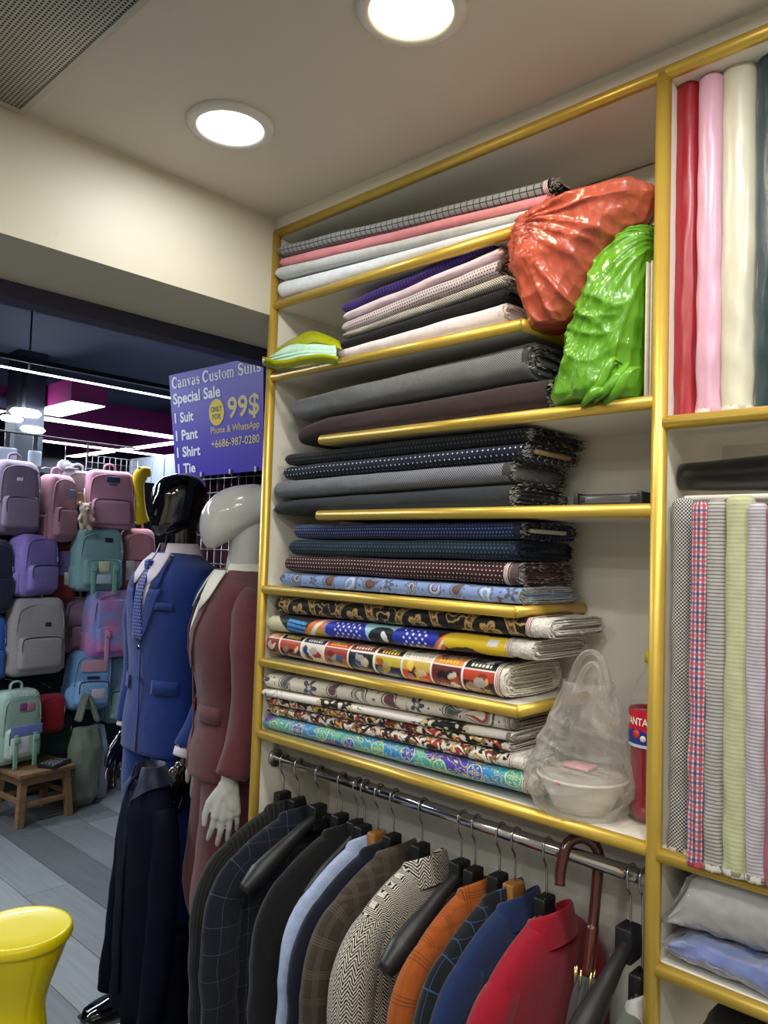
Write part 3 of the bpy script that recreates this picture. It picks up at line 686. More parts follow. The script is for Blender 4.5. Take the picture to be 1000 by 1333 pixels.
# takeaway bowl inside a clear carrier bag
bx = on_y(758, 1058, 1.27); zs = 1.1085
bowl = thing('takeaway_bowl', 'round white takeaway bowl inside the clear carrier bag', 'bowl', (bx[0], 1.27, zs))
V, F = lathe([(.001, 0), (.046, 0), (.050, .003), (.066, .034), (.078, .056), (.0815, .058), (.0815, .062), (.076, .0615), (.063, .034), (.047, .006), (.001, .005)], 40); mesh('shell', V, F, plain('bowl_white', '#e3ded2', .4), bowl)
V, F = lathe([(.0755, .056), (.078, .063), (.06, .067), (.001, .068)], 40); mesh('lid', V, F, plastic('lid_film', '#e8e2d6', .4, .15, .35), bowl)
mesh('napkin', *rbox(-.005, .0, .073, .05, .04, .006, .003), plain('tissue_pink', '#d69aa0', .8), bowl)
cb = bagloft([(1064, 728, 792, .6), (1058, 718, 802, .85), (1040, 705, 814, 1.), (1020, 697, 823, 1.06), (1000, 700, 820, 1.), (960, 716, 808, .8), (920, 731, 799, .55), (885, 742, 790, .38)], 1.27, .084, amp=.003, fold=.006, seed=21, vert=48.)
V = np.array(cb[0]); V[:, 2] = np.maximum(V[:, 2], zs+.0006)
CLR = plastic('clear_bag', '#dcd8d0', .45, .16, .80, 25)
cbo = place('carrier_bag', (V, cb[1][:-1]), CLR, 'clear plastic carrier bag tied up around the white bowl', 'bag')
L0 = np.array(cbo.location)
for (pts, r) in (([(745, 892), (750, 868), (760, 852), (772, 849), (783, 858), (789, 880), (791, 900)], .010), ([(752, 900), (757, 880), (766, 866), (775, 864), (781, 874), (784, 900)], .008)):
    P = [on_y(x, y, 1.27 if r > .009 else 1.255)-L0 for x, y in pts]; mesh('handle', *tube(P, [r*.9, r*.6, r*.5, r*.5, r*.5, r*.6, r*.9], 10, 40, flat=1.7), CLR, cbo)
mesh('pink_clip', *rbox(*(on_y(727, 1020, 1.19)-L0), .008, .006, .005, .002), plain('pink_mark', '#c4476a', .5), cbo)
# soda bottle
bp_ = on_y(849, 1056, 1.31); bot = thing('soda_bottle', 'red strawberry soda bottle with yellow cap beside the gold post', 'bottle', (bp_[0], 1.31, zs))
CLEARP = plastic('bottle_plastic', '#b9b2ac', .05, .06, .98, 3., .12); SODA = plain('red_soda', '#8e0f22', .08, 0, .6, coat=.6)
Rb = .0415
V, F = lathe([(.02, .004), (.03, 0), (Rb-.002, .008), (Rb, .03), (Rb-.004, .05), (Rb-.001, .075), (Rb-.003, .10), (Rb-.002, .128), (Rb-.002, .185), (Rb-.004, .205), (.028, .235), (.016, .253), (.0135, .262), (.0135, .268)], 36); mesh('body', V, F, CLEARP, bot)
V, F = lathe([(.001, .002), (.028, .002), (Rb-.004, .010), (Rb-.003, .03), (Rb-.006, .05), (Rb-.003, .075), (Rb-.005, .10), (Rb-.004, .128), (Rb-.004, .185), (.001, .186)], 36); mesh('liquid', V, F, SODA, bot)
g = G('label_print', .35); U, V_, uv, ob_ = g.UV(); w = g.M('MULTIPLY_ADD', g.M('SINE', g.M('MULTIPLY', U, 60.)), .006, .150)
m1 = g.mix(g.M('LESS_THAN', V_, w), s2l('#c4122b'), s2l('#24368f')); g.col(g.mix(g.M('LESS_THAN', V_, .131), m1, s2l('#d3d6e6')))
V, F = lathe([(Rb-.0012, .126), (Rb-.0010, .128), (Rb-.0010, .186), (Rb-.0014, .188)], 48, cap=False); mesh('label', V, F, g.m, bot, uv=[(math.atan2(v[1], v[0])*Rb, v[2]) for v in V])
V, F = lathe([(.0155, .266), (.0155, .284), (.014, .287), (.001, .287)], 30); mesh('cap', V, F, plain('yellow_cap', '#d6c21a', .35), bot)
def wrap_text(txt, size, ang, z, mat, parent, R, bold=.02, sx=1.):
    V, F, lo_, hi_ = text_mesh(txt, size, bold*size); V = (V-[(lo_[0]+hi_[0])/2, lo_[1], 0])
    # subdivision is enough as is: text outlines are dense
    out = [(R*math.sin(v[0]*sx/R+ang), -R*math.cos(v[0]*sx/R+ang), z+v[1]) for v in V]; return mesh('lettering', out, F, mat, parent, smooth=False)
wrap_text('FANTA', .0175, -.34, .163, plain('label_white', '#eeeae4', .4), bot, Rb-.0004, sx=.85)
V, F = lathe([(.0072, -.0009), (.0072, 0), (.001, 0)], 16); a_ = -.30; mm = Matrix.Translation((Rb*math.sin(a_), -Rb*math.cos(a_), .148)) @ Matrix.Rotation(a_, 4, 'Z') @ Matrix.Rotation(math.pi/2, 4, 'X')
mesh('strawberry_mark', *xform((V, F), mm), plain('berry', '#d8332c', .4), bot)
a_ = .02; mm = Matrix.Translation((Rb*math.sin(a_), -Rb*math.cos(a_), .142)) @ Matrix.Rotation(a_, 4, 'Z') @ Matrix.Rotation(math.pi/2, 4, 'X'); V, F = lathe([(.0052, -.0009), (.0052, 0), (.001, 0)], 16)
mesh('badge', *xform((V, F), mm), MATS['label_white'], bot)

# ---------------------------------------------------------------- right bay: standing rolls
def stand_roll(label, pxl, pxr, pyt, pyb, mat, y=1.222, ragged=None, seed=0, lean=0., dep=.9):
    a, b = on_y(pxl, (pyt+pyb)/2, y), on_y(pxr, (pyt+pyb)/2, y); R_ = (b[0]-a[0])/2*.985; zt, zb = on_y((pxl+pxr)/2, pyt, y)[2], on_y((pxl+pxr)/2, pyb, y)[2]
    t = thing('fabric_roll', label, 'fabric roll', ((a[0]+b[0])/2, y+R_*dep, zb)); h = zt-zb; n = 40; rings = []; uv = []
    for i, s in enumerate(np.linspace(0, 1, 70)):
        z = h*s; rr = R_*(1 if z < h-.006 else (1-.35*((z-h+.006)/.006)**2)); r = []
        for j in range(n):
            q = 2*math.pi*j/n; w = nz(seed+math.cos(q)*1.4, math.sin(q)*1.4, z*16)*.0022*(1.6-s)+.0012*math.sin(z*90+q*2+seed)*max(0, .6-s)
            r.append(((rr+w)*math.cos(q)+lean*z, (rr*dep+w)*math.sin(q), z)); uv.append((q*R_, z))
        rings.append(r)
    V, F = loft(rings); mesh('cloth', V, F, mat, t, uv=uv)
    rg = []
    for (k, z) in ((1.012, .007), (1.02, .001), (.99, -.003), (.8, -.004)):
        rg.append([(R_*k*math.cos(q)+.0012*nz(q*6, seed, z*99), R_*dep*k*math.sin(q), z+.003*nz(q*5, seed+4)) for q in np.linspace(0, 2*math.pi, 40, endpoint=False)])
    mesh('raw_edge', *loft(rg, True, False, False), ragged or mat, t)
    return t
SAT = lambda n, c: FB(n, c, .34, .15, .12, 700., .08, .55)
stand_roll('crimson red satin roll next to the gold post', 872, 904, 100, 546, SAT('s_red', '#9c0f1f'), seed=1, y=1.226)
stand_roll('pale pink satin roll standing beside the red one', 903, 935, 93, 537, SAT('s_pink', '#cf9fb2'), seed=2, ragged=plain('raw_white', '#cfc9bf', .95))
stand_roll('wide cream satin roll standing on the upper right shelf', 931, 978, 72, 533, SAT('s_cream', '#c2bda6'), seed=3, ragged=MATS['raw_white'], y=1.23)
stand_roll('dark teal satin roll at the right picture edge', 979, 1032, 58, 530, SAT('s_teal', '#0f3138'), seed=4, y=1.235)
YR = 1.176
stand_roll('black and white check roll standing next to the post', 868, 897, 648, 1111, FB('r_check', checker('#2f2f31', '#c4c1bd', .0056)), YR+.03, seed=5, ragged=MATS['raw_white'])
stand_roll('red and navy gingham roll on the lower right shelf', 893, 917, 652, 1128, FB('r_ging', gingham('#c6c0c2', '#b43743', '#2b3566', .014)), YR, seed=6, lean=.004)
stand_roll('grey horizontal pinstripe roll between gingham and green', 913, 941, 650, 1133, FB('r_gstripe', stripes('#aaa7a3', '#6f6b6a', .0055, .35, 'V')), YR+.002, seed=7, ragged=MATS['raw_white'])
stand_roll('pale lime green striped roll', 937, 975, 644, 1141, FB('r_green', stripes('#a7aa82', '#b4b792', .0062, .5, 'V')), YR, seed=8, ragged=MATS['raw_white'], lean=.003)
stand_roll('lilac grey pinstripe roll right of the green one', 968, 996, 654, 1148, FB('r_lilac', stripes('#b6b0b6', '#8d8890', .005, .4, 'V')), YR-.004, seed=9, ragged=MATS['raw_white'])
stand_roll('dusty rose roll cut by the right picture edge', 994, 1022, 655, 1155, FB('r_rose', '#9d5a68'), YR-.004, seed=10)
# black bolt lying on top of the standing rolls
a = on_y(876, 617, 1.235); R_ = .0295
t = thing('fabric_roll', 'glossy black roll lying across the tops of standing rolls', 'fabric roll', (a[0]+.02+.3, 1.262, on_y(880, 642, 1.235)[2]))
V, F = tube([(-.315, 0, R_), (.40, 0, R_)], [R_*.75, R_, R_, R_, R_], 32, 60); mesh('cloth', [(v[0], v[1]+.002*nz(v[0]*12, v[2]*30), v[2]+.0015*nz(v[0]*9+4, v[1]*30)) for v in V], F, SAT('s_black', '#040405'), t)
V, F = tube([(-.318, 0, R_), (-.312, 0, R_)], R_*.35, 20); mesh('core_hole', V, F, plain('hole_dark', '#040404', .9), t)
place('white_cloth', rbox(a[0]+.33, 1.262, on_y(900, 645, 1.22)[2]-.004, .62, .07, .010, .004), FB('f_plainwhite', '#cfcac0'), 'thin white cloth strip folded under the black roll', 'cloth')
# wrapped shirts
def shirt_pack(label, pts_top, pts_bot, mat, seed, film):
    zt = [on_y(px, py, 1.22) for px, py in pts_top]; zb = [on_y(px, py, 1.22) for px, py in pts_bot]
    rings = []; n = 60
    xs = np.linspace(zt[0][0], zt[-1][0]+.28, 90); zt_ = np.interp(xs, [q[0] for q in zt], [q[2] for q in zt]); zb_ = np.interp(xs, [q[0] for q in zb], [q[2] for q in zb])
    x00 = xs[0]
    for x, a_, b_ in zip(xs, zt_, zb_):
        th = np.linspace(0, 2*np.pi, n, endpoint=False); e = min(1, .35+(x-x00)/.03*.65); y, z = stad(np.cos(th), np.sin(th), .095, (a_-b_)/2*e)
        rings.append([(x, 1.305+yy+.004*nz(x*30, th_*2, seed), (a_+b_)/2+zz+.006*(1-abs(nz(x*22+zz*60, th_*1.5, seed))*2)*(e > .9)) for yy, zz, th_ in zip(y, z, th)])
    V, F = loft(rings); V = np.array(V); V[:, 2] = np.maximum(V[:, 2], .9345); c0 = np.array([V[:, 0].mean(), 1.305, V[:, 2].min()])
    t = thing('wrapped_shirt', label, 'shirt', c0); mesh('shirt', V-c0, F, mat, t)
    Vf = (V-c0); Vf = np.stack([Vf[:, 0]*1.02-.004, Vf[:, 1]*1.03, (Vf[:, 2])*1.04-.001], 1); mesh('plastic_sleeve', Vf+np.array([[.0015*nz(v[0]*60, v[1]*60, v[2]*90+seed)]*3 for v in Vf]), F, film, t)
    return t
FILM = plastic('clear_film', '#d8d8d8', .15, .05, .93, 40)
shirt_pack('blue shirt folded in clear film at the bottom of pile', [(874, 1214), (900, 1222), (950, 1240), (1000, 1258)], [(874, 1243), (900, 1259), (950, 1280), (1000, 1300)], FB('f_blueshirt', '#6a7cb8'), 4, FILM)
shirt_pack('grey shirt folded in clear film on top of the blue one', [(872, 1180), (895, 1148), (915, 1138), (950, 1142), (1000, 1156)], [(872, 1212), (895, 1219), (915, 1226), (950, 1240), (1000, 1256)], FB('f_greyshirt', '#bdbabc'), 8, FILM)
# dark bundle under the lowest shelf
bb = bagloft([(1390, 930, 1060), (1360, 925, 1065), (1335, 935, 1060), (1318, 950, 1040, .7), (1310, 965, 1020, .3)], 1.28, .07, 50, 50, .008, .006, 9)
place('dark_bundle', bb, FB('f_bundle', '#121112'), 'black cloth bundle under the shirts in the right bay', 'bundle')

# ---------------------------------------------------------------- clothes rail, hangers and jackets
RY, RZ = 1.252, 1.031
rod = thing('clothes_rail', 'chrome clothes rail fixed below the lowest fabric shelf', 'rail', (XL+.01, RY, RZ))
mesh('tube', *tube([(.0, 0, 0), (XM-XL-.02, 0, 0)], .0125, 20), CHROME, rod)
for x in (.003, XM-XL-.023):
    V, F = tube([(x-.003, 0, 0), (x+.003, 0, 0)], .022, 20); mesh('bracket', V, F, plain('steel', (.45, .43, .40), .3, .9), rod)
    mesh('bracket_tab', *rbox(x, 0, .028, .004, .02, .022, .002), MATS['steel'], rod)
BLACKH = plain('hanger_black', '#1a1b1d', .42, bump=.12, bscale=120); WOODH = None
g = G('hanger_wood', .45); o4 = g.UV()[3]; mp = g.node('ShaderNodeMapping'); mp.inputs['Scale'].default_value = (90, 6, 30); g.t.links.new(o4, mp.inputs[0]); g.col(g.mix(g.noise(1.5, 4, mp.outputs[0]), s2l('#8a5a28'), s2l('#b98446'))); WOODH = g.m
WIRE = plain('hook_wire', (.55, .55, .56), .22, 1.)
NECK = .092
def hanger(x, rz, label, wood=False, wide=False, drop=0., thick=.016):
    """origin on the rail; arms along +-Y"""
    t = thing('clothes_hanger', label, 'hanger', (x, RY, RZ), rz, group='hangers on the clothes rail')
    m = WOODH if wood else BLACKH; nk = -NECK-drop; r = .0155
    P = [(0, .016, -.008)]+[(0, r*math.cos(a), r*math.sin(a)) for a in np.linspace(-.1, math.pi+.25, 9)]+[(0, -.012, -.020), (0, -.002, -.038), (0, 0, nk+.02)]
    mesh('hook', *tube(P, .0021, 8, 46), WIRE, t)
    mesh('neck', *rbox(-.004, 0, nk-.012, thick*1.5, .040, .056, .004), m, t)
    for s in (-1, 1):
        if wide: P = [(0, s*.005, nk-.012), (0, s*.05, nk-.030), (0, s*.11, nk-.066), (0, s*.165, nk-.100), (0, s*.195, nk-.118), (0, s*.205, nk-.126)]; rad = [.012, .014, .018, .024, .028, .017]; fl = .85
        else: P = [(0, s*.005, nk-.018), (0, s*.05, nk-.042), (0, s*.10, nk-.066), (0, s*.15, nk-.100)]; rad = [.014, .013, .012, .009]; fl = .62
        P = [(a, b*(.86 if b > 0 else 1), c) for a, b, c in P]; mesh('arm', *tube(P, rad, 14, 26, flat=fl, up=(0, 0, 1)), m, t)
    return t
def ringyx(w, t, z, n=48, p=2.3, cy=0., cx=0.):
    y, x = sell(w, t, n, p); return [(cx+xx, cy+yy, z) for xx, yy in zip(x, y)]
def bk(V): return [(v[0], v[1]*(.76 if v[1] > 0 else 1), v[2]) for v in V]   # squeezed against the back panel
def jacket(x, rz, label, mat, drop=0., th=.030, wood=False, w=1., collar=None, seed=0, hlabel=None, bare=False, sz=.0, hanger_wide=False):
    hanger(x, rz, hlabel, wood, drop=drop)
    nk = -NECK-drop-.026; cx = .008
    t = thing('suit_jacket', label, 'jacket', (x, RY, RZ), rz, group='jackets hanging on the clothes rail')
    prof = [(-.030, .030, .40), (.000, .040, .46), (.012, .047, .52), (.011, .054, .60), (.000, .086, .72), (-.014, .118, .84), (-.034, .155, .94), (-.056, .184, 1.), (-.082, .199, 1.), (-.12, .203, 1.), (-.22, .198, 1.05), (-.35, .192, 1.12), (-.55, .195, 1.2), (-.72, .20, 1.25)]
    P = spline([(w_*w, th*k, z) for z, w_, k in prof], 44); rings, uv = [], []; n = 64
    arc = 0; prev = None
    for (ww, tt, z) in P:
        y, xx = sell(ww, tt, n, 2.5); r = []
        if prev: arc += math.hypot(z-prev[0], ww-prev[1])
        prev = (z, ww)
        for j in range(n):
            f = .0035*nz(seed+y[j]*14, z*9, xx[j]*40)+.0025*math.sin(z*26+y[j]*30+seed)*(z < -.12)
            r.append((cx+xx[j]*(1+f*6), y[j], nk+z)); uv.append((y[j], arc))
        rings.append(r)
    V, F = loft(rings); V = bk(V); mesh('body', V, F, mat, t, uv=uv)
    for s in (-1, 1):
        # sleeve: head sits over the shoulder end, then hangs down
        C = [(s*.126*w, -.066, .034), (s*.163*w, -.088, .043), (s*.188*w, -.126, .048), (s*.199*w, -.18, .050), (s*.201*w, -.30, .048), (s*.191*w, -.45, .044), (s*.178*w, -.60, .036)]
        Cc = spline(C, 40); Ts = np.gradient(Cc[:, :2], axis=0); Ts /= np.linalg.norm(Ts, axis=1)[:, None]; rings, uv = [], []; a = 0
        for i, (yy, zz, rr) in enumerate(Cc):
            nrm = np.array([Ts[i][1], -Ts[i][0]])*s; q = np.linspace(0, 2*np.pi, 32, endpoint=False); r = []
            if i: a += np.hypot(*(Cc[i][:2]-Cc[i-1][:2]))
            tx = th*(.80+.30*min(1, i/9))
            for k in q:
                o = rr*math.cos(k); wr = .004*nz(seed+s*3+zz*16, math.cos(k)*1.2, math.sin(k)*1.2)+.002*math.sin(zz*60+k)*(zz < -.2)
                r.append((cx+tx*math.sin(k)*(1+wr*10), yy+nrm[0]*(o+wr), nk+zz+nrm[1]*(o+wr))); uv.append((k*.05, a))
            rings.append(r)
        V, F = loft(rings); V = bk(V); mesh('sleeve', V, F, mat, t, uv=uv)
    # collar standing round the neck
    C = []; q = np.linspace(-2.15, 2.15, 40)          # open towards -X, where the hanger neck shows
    for (dz, k) in ((-.030, 1.22), (-.004, 1.10), (.020, .98), (.026, .90), (.022, .86), (-.004, .88)):
        C.append([(cx+th*.98*k*math.cos(v), .056*k*math.sin(v)*1.1, nk+.008+dz-.020*(abs(v)/2.15)**2) for v in q])
    V, F = loft(C, False, False, False); mesh('collar', V, F, collar or mat, t, uv=[(v[1], v[2]) for v in V])
    return t
R_ = math.radians
J = dict
def hx(px, py): return on_y(px, py, RY)[0]
hb = 'black hanger carrying the '
jacket(hx(371, 988), R_(-2), 'charcoal pinstripe jacket, leftmost on the clothes rail', FB('j_pin', stripes('#1b1b1c', '#353536', .012, .12, 'U')), seed=1, hlabel=hb+'leftmost charcoal pinstripe jacket', th=.026)
jacket(hx(390, 994), R_(-3), 'navy windowpane check jacket on a black hanger', FB('j_navywp', grid('#171b26', '#3f4654', .05, .055, .0013, .0013)), seed=2, drop=.004, hlabel=hb+'navy windowpane jacket', th=.026, w=1.02)
hanger(hx(417, 1004), R_(-1), 'bare broad shouldered black hanger beside the plain black jacket', wide=True, thick=.018)
jacket(hx(446, 1014), R_(0), 'plain black jacket left of the light blue one', FB('j_black', '#121213'), seed=3, drop=.002, hlabel=hb+'plain black jacket', th=.030, w=.98)
hanger(hx(466, 1021), R_(2), 'slim black hanger just left of the light blue jacket', drop=.004)
jacket(hx(476, 1025), R_(1), 'light blue linen jacket near the wooden hanger', FB('j_ltblue', cloudy('#8b9cc0', '#a7b4d0', 60)), seed=4, drop=.008, hlabel=hb+'light blue linen jacket', th=.022, w=.94)
jacket(hx(494, 1031), R_(0), 'dark navy jacket on the left wooden hanger', FB('j_dknavy', '#131726'), seed=5, drop=.010, wood=True, hlabel='left wooden hanger carrying the dark navy jacket', th=.024, w=.97)
jacket(hx(514, 1039), R_(0), 'brown grey plaid jacket left of the herringbone one', FB('j_brplaid', plaid('#3a332c', '#574e45', .042, .045, .0016, 4, .0036)), seed=6, drop=.004, hlabel=hb+'brown grey plaid jacket', th=.026)
jacket(hx(551, 1052), R_(0), 'black and white herringbone tweed jacket', FB('j_herr', herring('#131211', '#c9c2b4', .012, .0066)), seed=7, drop=.002, hlabel=hb+'herringbone tweed jacket', th=.034)
hanger(hx(602, 1070), R_(-2), 'bare broad shouldered black hanger beside the rust plaid jacket', wide=True, drop=.006, thick=.018)
jacket(hx(620, 1077), R_(0), 'rust orange plaid jacket', FB('j_rust', plaid('#9a4f1d', '#5f2f16', .05, .052, .0012, 3, .0046)), seed=8, drop=.010, hlabel=hb+'rust orange plaid jacket', th=.026, w=.98)
jacket(hx(652, 1088), R_(0), 'black green jacket with blue windowpane check', FB('j_greenwp', grid('#14191c', '#2f4673', .036, .04, .0018, .0018)), seed=9, drop=.004, hlabel=hb+'blue windowpane check jacket', th=.024)
jacket(hx(672, 1095), R_(-1), 'bright navy jacket on the right wooden hanger', FB('j_navy', '#1a2a50'), seed=10, drop=.008, wood=True, hlabel='right wooden hanger carrying the bright navy jacket', th=.026, w=.98)
jacket(hx(713, 1109), R_(0), 'crimson red jacket beside the umbrella', FB('j_red', '#8e1226'), seed=11, drop=.012, hlabel=hb+'crimson red jacket', th=.032)
hanger(hx(822, 1150), R_(0), 'bare broad shouldered black hanger nearest the gold post', wide=True, drop=.008, thick=.020)
# grey-green garment at the far right, low on a hanger
jacket(hx(838, 1155), R_(0), 'grey green jacket hanging low beside the gold post', FB('j_greygreen', '#5a6157'), seed=12, drop=.075, hlabel='low hanger carrying the grey green jacket', th=.024, w=.9, collar=FB('j_greycol', '#a8a8a4'))
# umbrella hooked over the rail
ux = on_y(757, 1125, RY)[0]; um = thing('umbrella', 'closed grey umbrella with brown crook handle hooked over rail', 'umbrella', (ux, RY, RZ), R_(40))
um.rotation_euler = (R_(-15), R_(9), R_(40))
UBR = plain('umbrella_brown', '#4c201a', .18, coat=.5, vary=.15, vscale=60)
r = .030
P = [(-r-.001, 0, -.052), (-r-.003, 0, -.03)]+[(-r*math.cos(a), 0, .002+r*math.sin(a)) for a in np.linspace(0, math.pi, 11)]+[(r+.001, 0, -.04), (r+.002, 0, -.08), (r+.002, 0, -.11)]
mesh('crook', *tube(P, [.0090, .0098, .0098, .0098, .0096, .0094, .0092, .0090], 18, 70), UBR, um)
V, F = tube([(r+.002, 0, -.10), (r+.002, 0, -.18)], [.0105, .0105, .009], 18, 10); mesh('grip_sleeve', V, F, UBR, um)
GR = FB('umb_cloth', '#3f3f42', .6, .2)
rings = []
for z, q in ((-.180, .010), (-.190, .015), (-.225, .020), (-.32, .024), (-.46, .024), (-.58, .014)):
    rings.append([(r+.002+(q*(1+.28*math.cos(a*8)))*math.cos(a+z*3), (q*(1+.28*math.cos(a*8)))*math.sin(a+z*3), z) for a in np.linspace(0, 2*math.pi, 64, endpoint=False)])
mesh('canopy', *loft(rings), GR, um)
TIP = plain('brass_tip', (.75, .6, .25), .25, .9)
for k in range(8):
    a = k*math.pi/4; mesh('rib_tip', *tube([(r+.002+.019*math.cos(a), .019*math.sin(a), -.195), (r+.002+.022*math.cos(a), .022*math.sin(a), -.170)], [.0022, .0016], 8), TIP, um)

# ---------------------------------------------------------------- mannequins
def remesh(o, vox=.0032, it=6):
    m = o.modifiers.new('remesh', 'REMESH'); m.mode = 'VOXEL'; m.voxel_size = vox; m.use_smooth_shade = True
    s = o.modifiers.new('smooth', 'SMOOTH'); s.iterations = it; s.factor = .5; return o
def capsule(p, q, r0, r1, n=10):
    p, q = np.array(p, float), np.array(q, float); d = q-p; L = np.linalg.norm(d)+1e-9; d = d/L
    P, R2 = [], []
    for a in np.linspace(0, math.pi/2, 4)[:-1]: P.append(p-d*r0*math.cos(a)); R2.append(max(r0*math.sin(a), .0004))
    P.append(p); R2.append(r0); P.append(q); R2.append(r1)
    for a in np.linspace(0, math.pi/2, 4)[1:]: P.append(q+d*r1*math.sin(a)); R2.append(max(r1*math.cos(a), .0004))
    a_ = np.array([0, 0, 1.]) if abs(d[2]) < .9 else np.array([1., 0, 0]); b = np.cross(d, a_); b /= np.linalg.norm(b); a_ = np.cross(b, d)
    th = np.linspace(0, 2*np.pi, n, endpoint=False)
    return loft([x+r*(np.cos(th)[:, None]*a_+np.sin(th)[:, None]*b) for x, r in zip(P, R2)])
def hand(parent, mat, wrist, side, scale=1., fwd=0., spread=1., name='hand'):
    """fingers point down, palm faces the body (-side*X), thumb to the front (-Y)"""
    P = []; k = scale
    kn = [(-.030, -.082), (-.010, -.088), (.010, -.084), (.028, -.075)]; ln = [.070, .080, .074, .056]; ra = [.0088, .0090, .0086, .0076]
    for (y, z), l, r in zip(kn, ln, ra):
        P.append(capsule((0, y*.45, -.004), (0, y, z), .0165, .0125))
        s = y*.55*spread; m = (side*-.006, y+s*.5, z-l*.46); e = (side*-.020, y+s*.85, z-l*.80); f = (side*-.030, y+s, z-l)
        P += [capsule((0, y, z), m, r*1.12, r), capsule(m, e, r, r*.9), capsule(e, f, r*.9, r*.74)]
    P.append(capsule((0, -.012, -.02), (0, .012, -.06), .019, .017))
    t0, t1, t2, t3 = (side*-.004, -.022, -.018), (side*-.012, -.046, -.050), (side*-.016, -.054, -.082), (side*-.018, -.054, -.108)
    P += [capsule(t0, t1, .015, .0115), capsule(t1, t2, .0108, .0098), capsule(t2, t3, .0098, .0074)]
    P.append(capsule((0, 0, .05), (0, 0, -.01), .023, .021))
    V, F = join(P); M_ = Matrix.Translation(wrist) @ Matrix.Rotation(fwd, 4, 'X') @ Matrix.Scale(k, 4)
    return remesh(mesh(name, *xform((V, F), M_), mat, parent), .0030, 5)
class Torso:
    def __init__(s, prof, p=2.3): s.p = p; s.R = spline([(q[1], q[2], q[0], q[3] if len(q) > 3 else 0) for q in prof], 60)
    def at(s, z): zz = s.R[:, 2]; return [np.interp(z, zz, s.R[:, i]) for i in (0, 1, 3)]
    def body(s, n=72, seed=0, wr=.003):
        rings, uv = [], []
        for wx, wy, z, cy in s.R:
            x, y = sell(wx, wy, n, s.p); rings.append([(a*(1+.0), cy+b+wr*nz(seed+a*14, b*14, z*11), z) for a, b in zip(x, y)]); uv += [(a+(.5 if b > 0 else 0), z) for a, b in zip(x, y)]
        V, F = loft(rings); return V, F, uv
    def front(s, x, z, off=.003):
        wx, wy, cy = s.at(z); u = min(abs(x)/wx, .995); return (x, cy-wy*(1-u**s.p)**(1/s.p)-off, z)
    def patch(s, rows, off=.003, n=10):
        """rows: (z, x_left, x_right)"""
        return loft([[s.front(a+(b-a)*t, z, off) for t in np.linspace(0, 1, n)] for z, a, b in rows], False, False, False)
def head(parent, mat, prof, z0, feat=None, cy=0., tilt=0., name='head'):
    R2 = spline([(q[1], q[2], q[3], q[0]) for q in prof], 46); rings = []
    for yf, yb, wx, z in R2:
        c_, a = (yf+yb)/2, (yb-yf)/2; x, y = sell(max(wx, .001), max(a, .001), 56, 2.15); r = []
        for xx, yy in zip(x, y):
            d = feat(xx, z) if (feat and yy < 0) else 0; r.append((xx, c_+yy-d, z))
        rings.append(r)
    V, F = loft(rings); M_ = Matrix.Translation((0, cy, z0)) @ Matrix.Rotation(tilt, 4, 'X'); return mesh(name, *xform((V, F), M_), mat, parent)
def limb(pts, rad, n=28, k=36, seed=0, wr=.0025, up=(0, 1, 0)):
    V, F = tube(pts, rad, n, k, up=up); return [(v[0]+wr*nz(seed+v[0]*20, v[1]*20, v[2]*13), v[1]+wr*nz(seed+5+v[0]*20, v[1]*20, v[2]*13), v[2]) for v in V], F
def shoe(parent, mat, x, y, z=0., L=.27):
    rings = []
    for s, w, h in ((0, .022, .05), (.04, .033, .075), (.25, .036, .082), (.42, .036, .07), (.6, .042, .05), (.78, .043, .042), (.92, .033, .034), (1, .008, .016)):
        th = np.linspace(0, 2*np.pi, 24, endpoint=False); c, q = np.cos(th), np.sin(th); rings.append([(x+w*cc, y-L*s, z+.002+h*(.5+.5*np.sign(qq)*abs(qq)**.7)) for cc, qq in zip(c, q)])
    o = mesh('shoe', *loft(rings), mat, parent); mesh('sole', *rbox(x, y-L*.5, z+.006, .075, L*.96, .011, .005), BLKPL, o); return o
def collar(parent, mat, z, wx, wy, h, point, cy=0., name='shirt_collar', open_=.35, wide=1.35):
    """standing band with two front points; opening at the front (-Y)"""
    rows = []; a = np.linspace(-math.pi/2+open_, 3*math.pi/2-open_, 40)
    for t, k in ((0, wide), (.5, 1.0), (1, .84), (1.02, .79), (.3, .80)):
        r = []
        for q in a:
            fr_ = max(0, -math.sin(q)); dz = -point*(fr_**3)*(1-min(t, 1)); r.append((wx*k*math.cos(q), cy+wy*k*math.sin(q)-(.012*fr_**2*(1-min(t, 1))), z+h*t+dz))
        rows.append(r)
    return mesh(name, *loft(rows, False, False, False), mat, parent)
def lathe_button(parent, mat, p, r=.008): return mesh('button', *lathe([(r, .0), (r, .003), (r*.7, .004), (.001, .004)], 14), mat, parent)
MAN = thing('mannequin', 'glossy black mannequin wearing a bright blue suit and dotted tie', 'mannequin', (-2.335, 1.435, 0), R_(0), group='suited shop mannequins')
BSUIT = FB('blue_suit', stripes('#122d6e', '#153276', .004, .5, 'U'), .85, .2); GLB = plain('gloss_black', '#08080a', .08, 0, .6, coat=1.)
AF = -.03
T = Torso([(.88, .200, .130), (.98, .195, .127), (1.08, .183, .118), (1.16, .182, .118), (1.27, .200, .128), (1.37, .214, .130), (1.43, .208, .118), (1.475, .172, .098), (1.505, .115, .080), (1.53, .072, .062)])
V, F, uv = T.body(seed=2); jk = mesh('suit_jacket', V, F, BSUIT, MAN, uv=uv)
